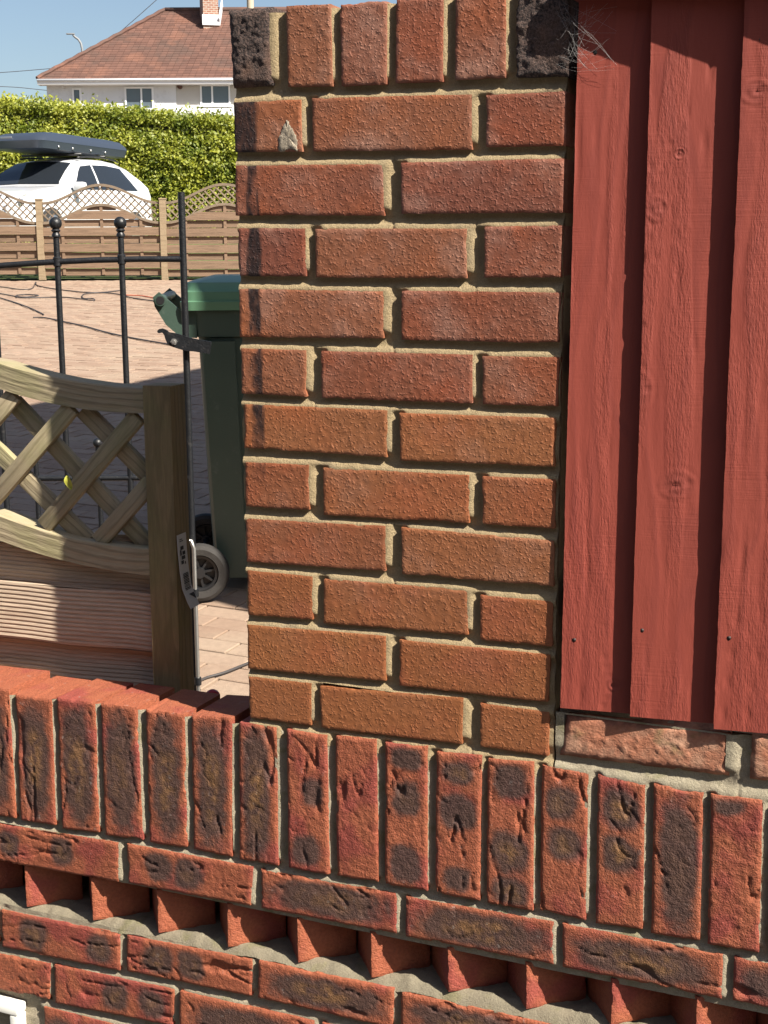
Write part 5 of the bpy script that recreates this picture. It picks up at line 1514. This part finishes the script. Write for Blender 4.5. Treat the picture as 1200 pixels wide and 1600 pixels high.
# ================================================================== STREET LAMP, POLE, WIRES
t = NT('galvanised'); M['galv'] = t.done((.20, .21, .22), .6)
LS = 85.0
lmp = thing('street_lamp', place(lk(129, 80) * LS, LS, float(zg(LS))), 'grey street lamp with bent arm standing behind the house', 'street lamp')
lz = at(129, 62, LS)[2]
a_ = lk(129, 80) * LS
mb = MB(); mb.tube([place(a_, LS, float(zg(LS)) - .2), place(a_, LS, lz - 1.2), place(a_ - .02, LS, lz - .5), place(a_ - .08, LS, lz - .2), place(a_ - .22, LS, lz + .02), place(a_ - .42, LS, lz + .16), place(lk(114, 54) * LS, LS, at(114, 54.5, LS)[2])], .07, 8); mb.build('column', M['galv'], lmp, True)
mb = MB(); mb.box(place(lk(110, 53) * LS, LS, at(110, 53, LS)[2]), RT, VH, UP, .24, .10, .035, .015); mb.build('lantern', M['galv'], lmp, 'auto')
t = NT('pole_timber'); M['pole'] = t.done((.42, .36, .27), .8)
pl = thing('telegraph_pole', place(lk(391, 5) * 42, 42, float(zg(42))), 'slim pale timber telegraph pole rising behind the brick pillar', 'pole')
mb = MB(); mb.tube([place(lk(391, 5) * 42, 42, float(zg(42)) - .3), place(lk(391, 5) * 42, 42, at(391, -60, 42)[2])], [.12, .10], 10); mb.build('shaft', M['pole'], pl, 'auto')
t = NT('wire'); M['wire'] = t.done((.08, .085, .10), .6)
def wire(pts, s, r, label):
    P_ = smooth([at(u, v, s) for u, v in pts]); mb = MB(); mb.tube(P_, r, 5); tag(mb.build('wire', M['wire'], None), label, 'wire', 'overhead wires')
wire([(262, -16), (215, 26), (178, 58), (140, 90)], 70, .018, 'overhead wire rising steeply above the hipped roof')
wire([(-40, 116), (20, 112), (80, 107), (140, 102)], 72, .018, 'upper of the overhead wires left of the house')
wire([(-40, 134), (20, 136), (62, 140), (120, 146)], 72, .018, 'lower overhead wire passing just above the hedge')

# ================================================================== OUT OF FRAME: the neighbouring house that shades the drive, and a terrace added across the street to block sky light
t = NT('house_brick'); v = t.pos(); M['hbrick'] = t.done(t.mix(t.noise(v, 8, 4), (.16, .07, .045), (.24, .11, .075)), .9)
def plain_house(name, label, x0, x1, y0, y1, z0, ze, zr, along, mat, wins):
    o = thing(name, ((x0 + x1) / 2, (y0 + y1) / 2, z0), label, 'house')
    mb = MB(); mb.box(((x0 + x1) / 2, (y0 + y1) / 2, (z0 + ze) / 2), (1, 0, 0), (0, 1, 0), (0, 0, 1), (x1 - x0) / 2, (y1 - y0) / 2, (ze - z0) / 2); mb.build('wall', mat, o)
    a, b = .35, .35
    E_ = [np.array(p) for p in ((x0 - a, y0 - b, ze), (x1 + a, y0 - b, ze), (x1 + a, y1 + b, ze), (x0 - a, y1 + b, ze))]
    if along == 'y': Rr = [np.array(((x0 + x1) / 2, y0 + 2.0, zr)), np.array(((x0 + x1) / 2, y1 - 2.0, zr))]; fc = [(0, 1, 4), (1, 2, 5, 4), (2, 3, 5), (3, 0, 4, 5), (3, 2, 1, 0)]
    else: Rr = [np.array((x0 + 2.0, (y0 + y1) / 2, zr)), np.array((x1 - 2.0, (y0 + y1) / 2, zr))]; fc = [(0, 1, 5, 4), (1, 2, 5), (2, 3, 4, 5), (3, 0, 4), (3, 2, 1, 0)]
    mb = MB(); mb.add(E_ + Rr, fc); mb.build('roof', M['tile'], o)
    for c_, ax in wins:
        mb = MB(); mb.box(c_, ax, np.cross(UP, ax), UP, .6, .03, .55); w = mb.build('window', M['wtrim'], o)
        mb = MB(); mb.box(np.asarray(c_) + np.cross(ax, UP) * .025, ax, np.cross(UP, ax), UP, .52, .012, .47); mb.build('pane', M['pane'], w)
    return o
X_ = np.array([1., 0, 0]); Y_ = np.array([0, 1., 0])
plain_house('house', 'rendered house behind the red fence, out of sight beyond the pillar', 1.35, 9.5, 1.46, 10.5, -.62, 5.6, 8.2, 'y', M['render_c'],
            [((1.35, y, z), Y_ * -1) for y in (4.2, 7.6) for z in (1.0, 3.9)])
plain_house('house', 'unseen brick terrace added across the street to block sky light', -16, 18, -16.5, -9.5, -1.0, 5.4, 8.6, 'x', M['hbrick'],
            [((x, -9.5, z), X_ * -1) for x in (-13, -9, -5, -1, 3, 7, 11, 15) for z in (.6, 3.6)])

# ================================================================== SMALL LOOSE THINGS
t = NT('dry_leaf'); M['dleaf'] = t.done((.42, .42, .06), .6)
lc_ = onpan(107, 754, .004)
mb = MB(); V = []
for k in range(9):
    u_ = k / 8; w_ = .0065 * math.sin(math.pi * min(1, u_ * .92 + .06)) ** .8
    for sg in (-1, 0, 1): V.append(lc_ + PR * (sg * w_ + .004 * u_) + UP * (.011 - .022 * u_) + PN * (.003 * abs(sg) + .002 * math.sin(u_ * 5)))
V += [p - PN * .0004 for p in V]
Fs = [(3 * k + j, 3 * k + j + 1, 3 * k + j + 4, 3 * k + j + 3) for k in range(8) for j in (0, 1)]
Fs += [tuple(27 + i for i in f[::-1]) for f in Fs]
mb.add(V, Fs); tag(mb.build('fallen_leaf', M['dleaf'], None, True, fix=False), 'small yellow-green leaf caught on the trellis lattice', 'leaf')
t = NT('web_silk'); M['silk'] = t.done((.30, .29, .28), .7)
mb = MB()
for k in range(46):
    a_ = ony(random.uniform(868, 905), random.uniform(4, 118), -.004)
    b_ = ony(random.uniform(893, 965), random.uniform(4, 112), -.006)
    if np.linalg.norm(a_ - b_) < .012: continue
    m_ = (a_ + b_) / 2 + np.array([random.uniform(-.008, .008), random.uniform(-.008, .001), random.uniform(-.010, .004)])
    mb.tube(smooth([a_, m_, b_], 3), .00008, 3, False)
o = mb.build('cobweb', M['silk'], None, fix=False)
tag(o, 'dusty cobweb strung between the dark corner brick and the red boards', 'cobweb', kind='stuff')
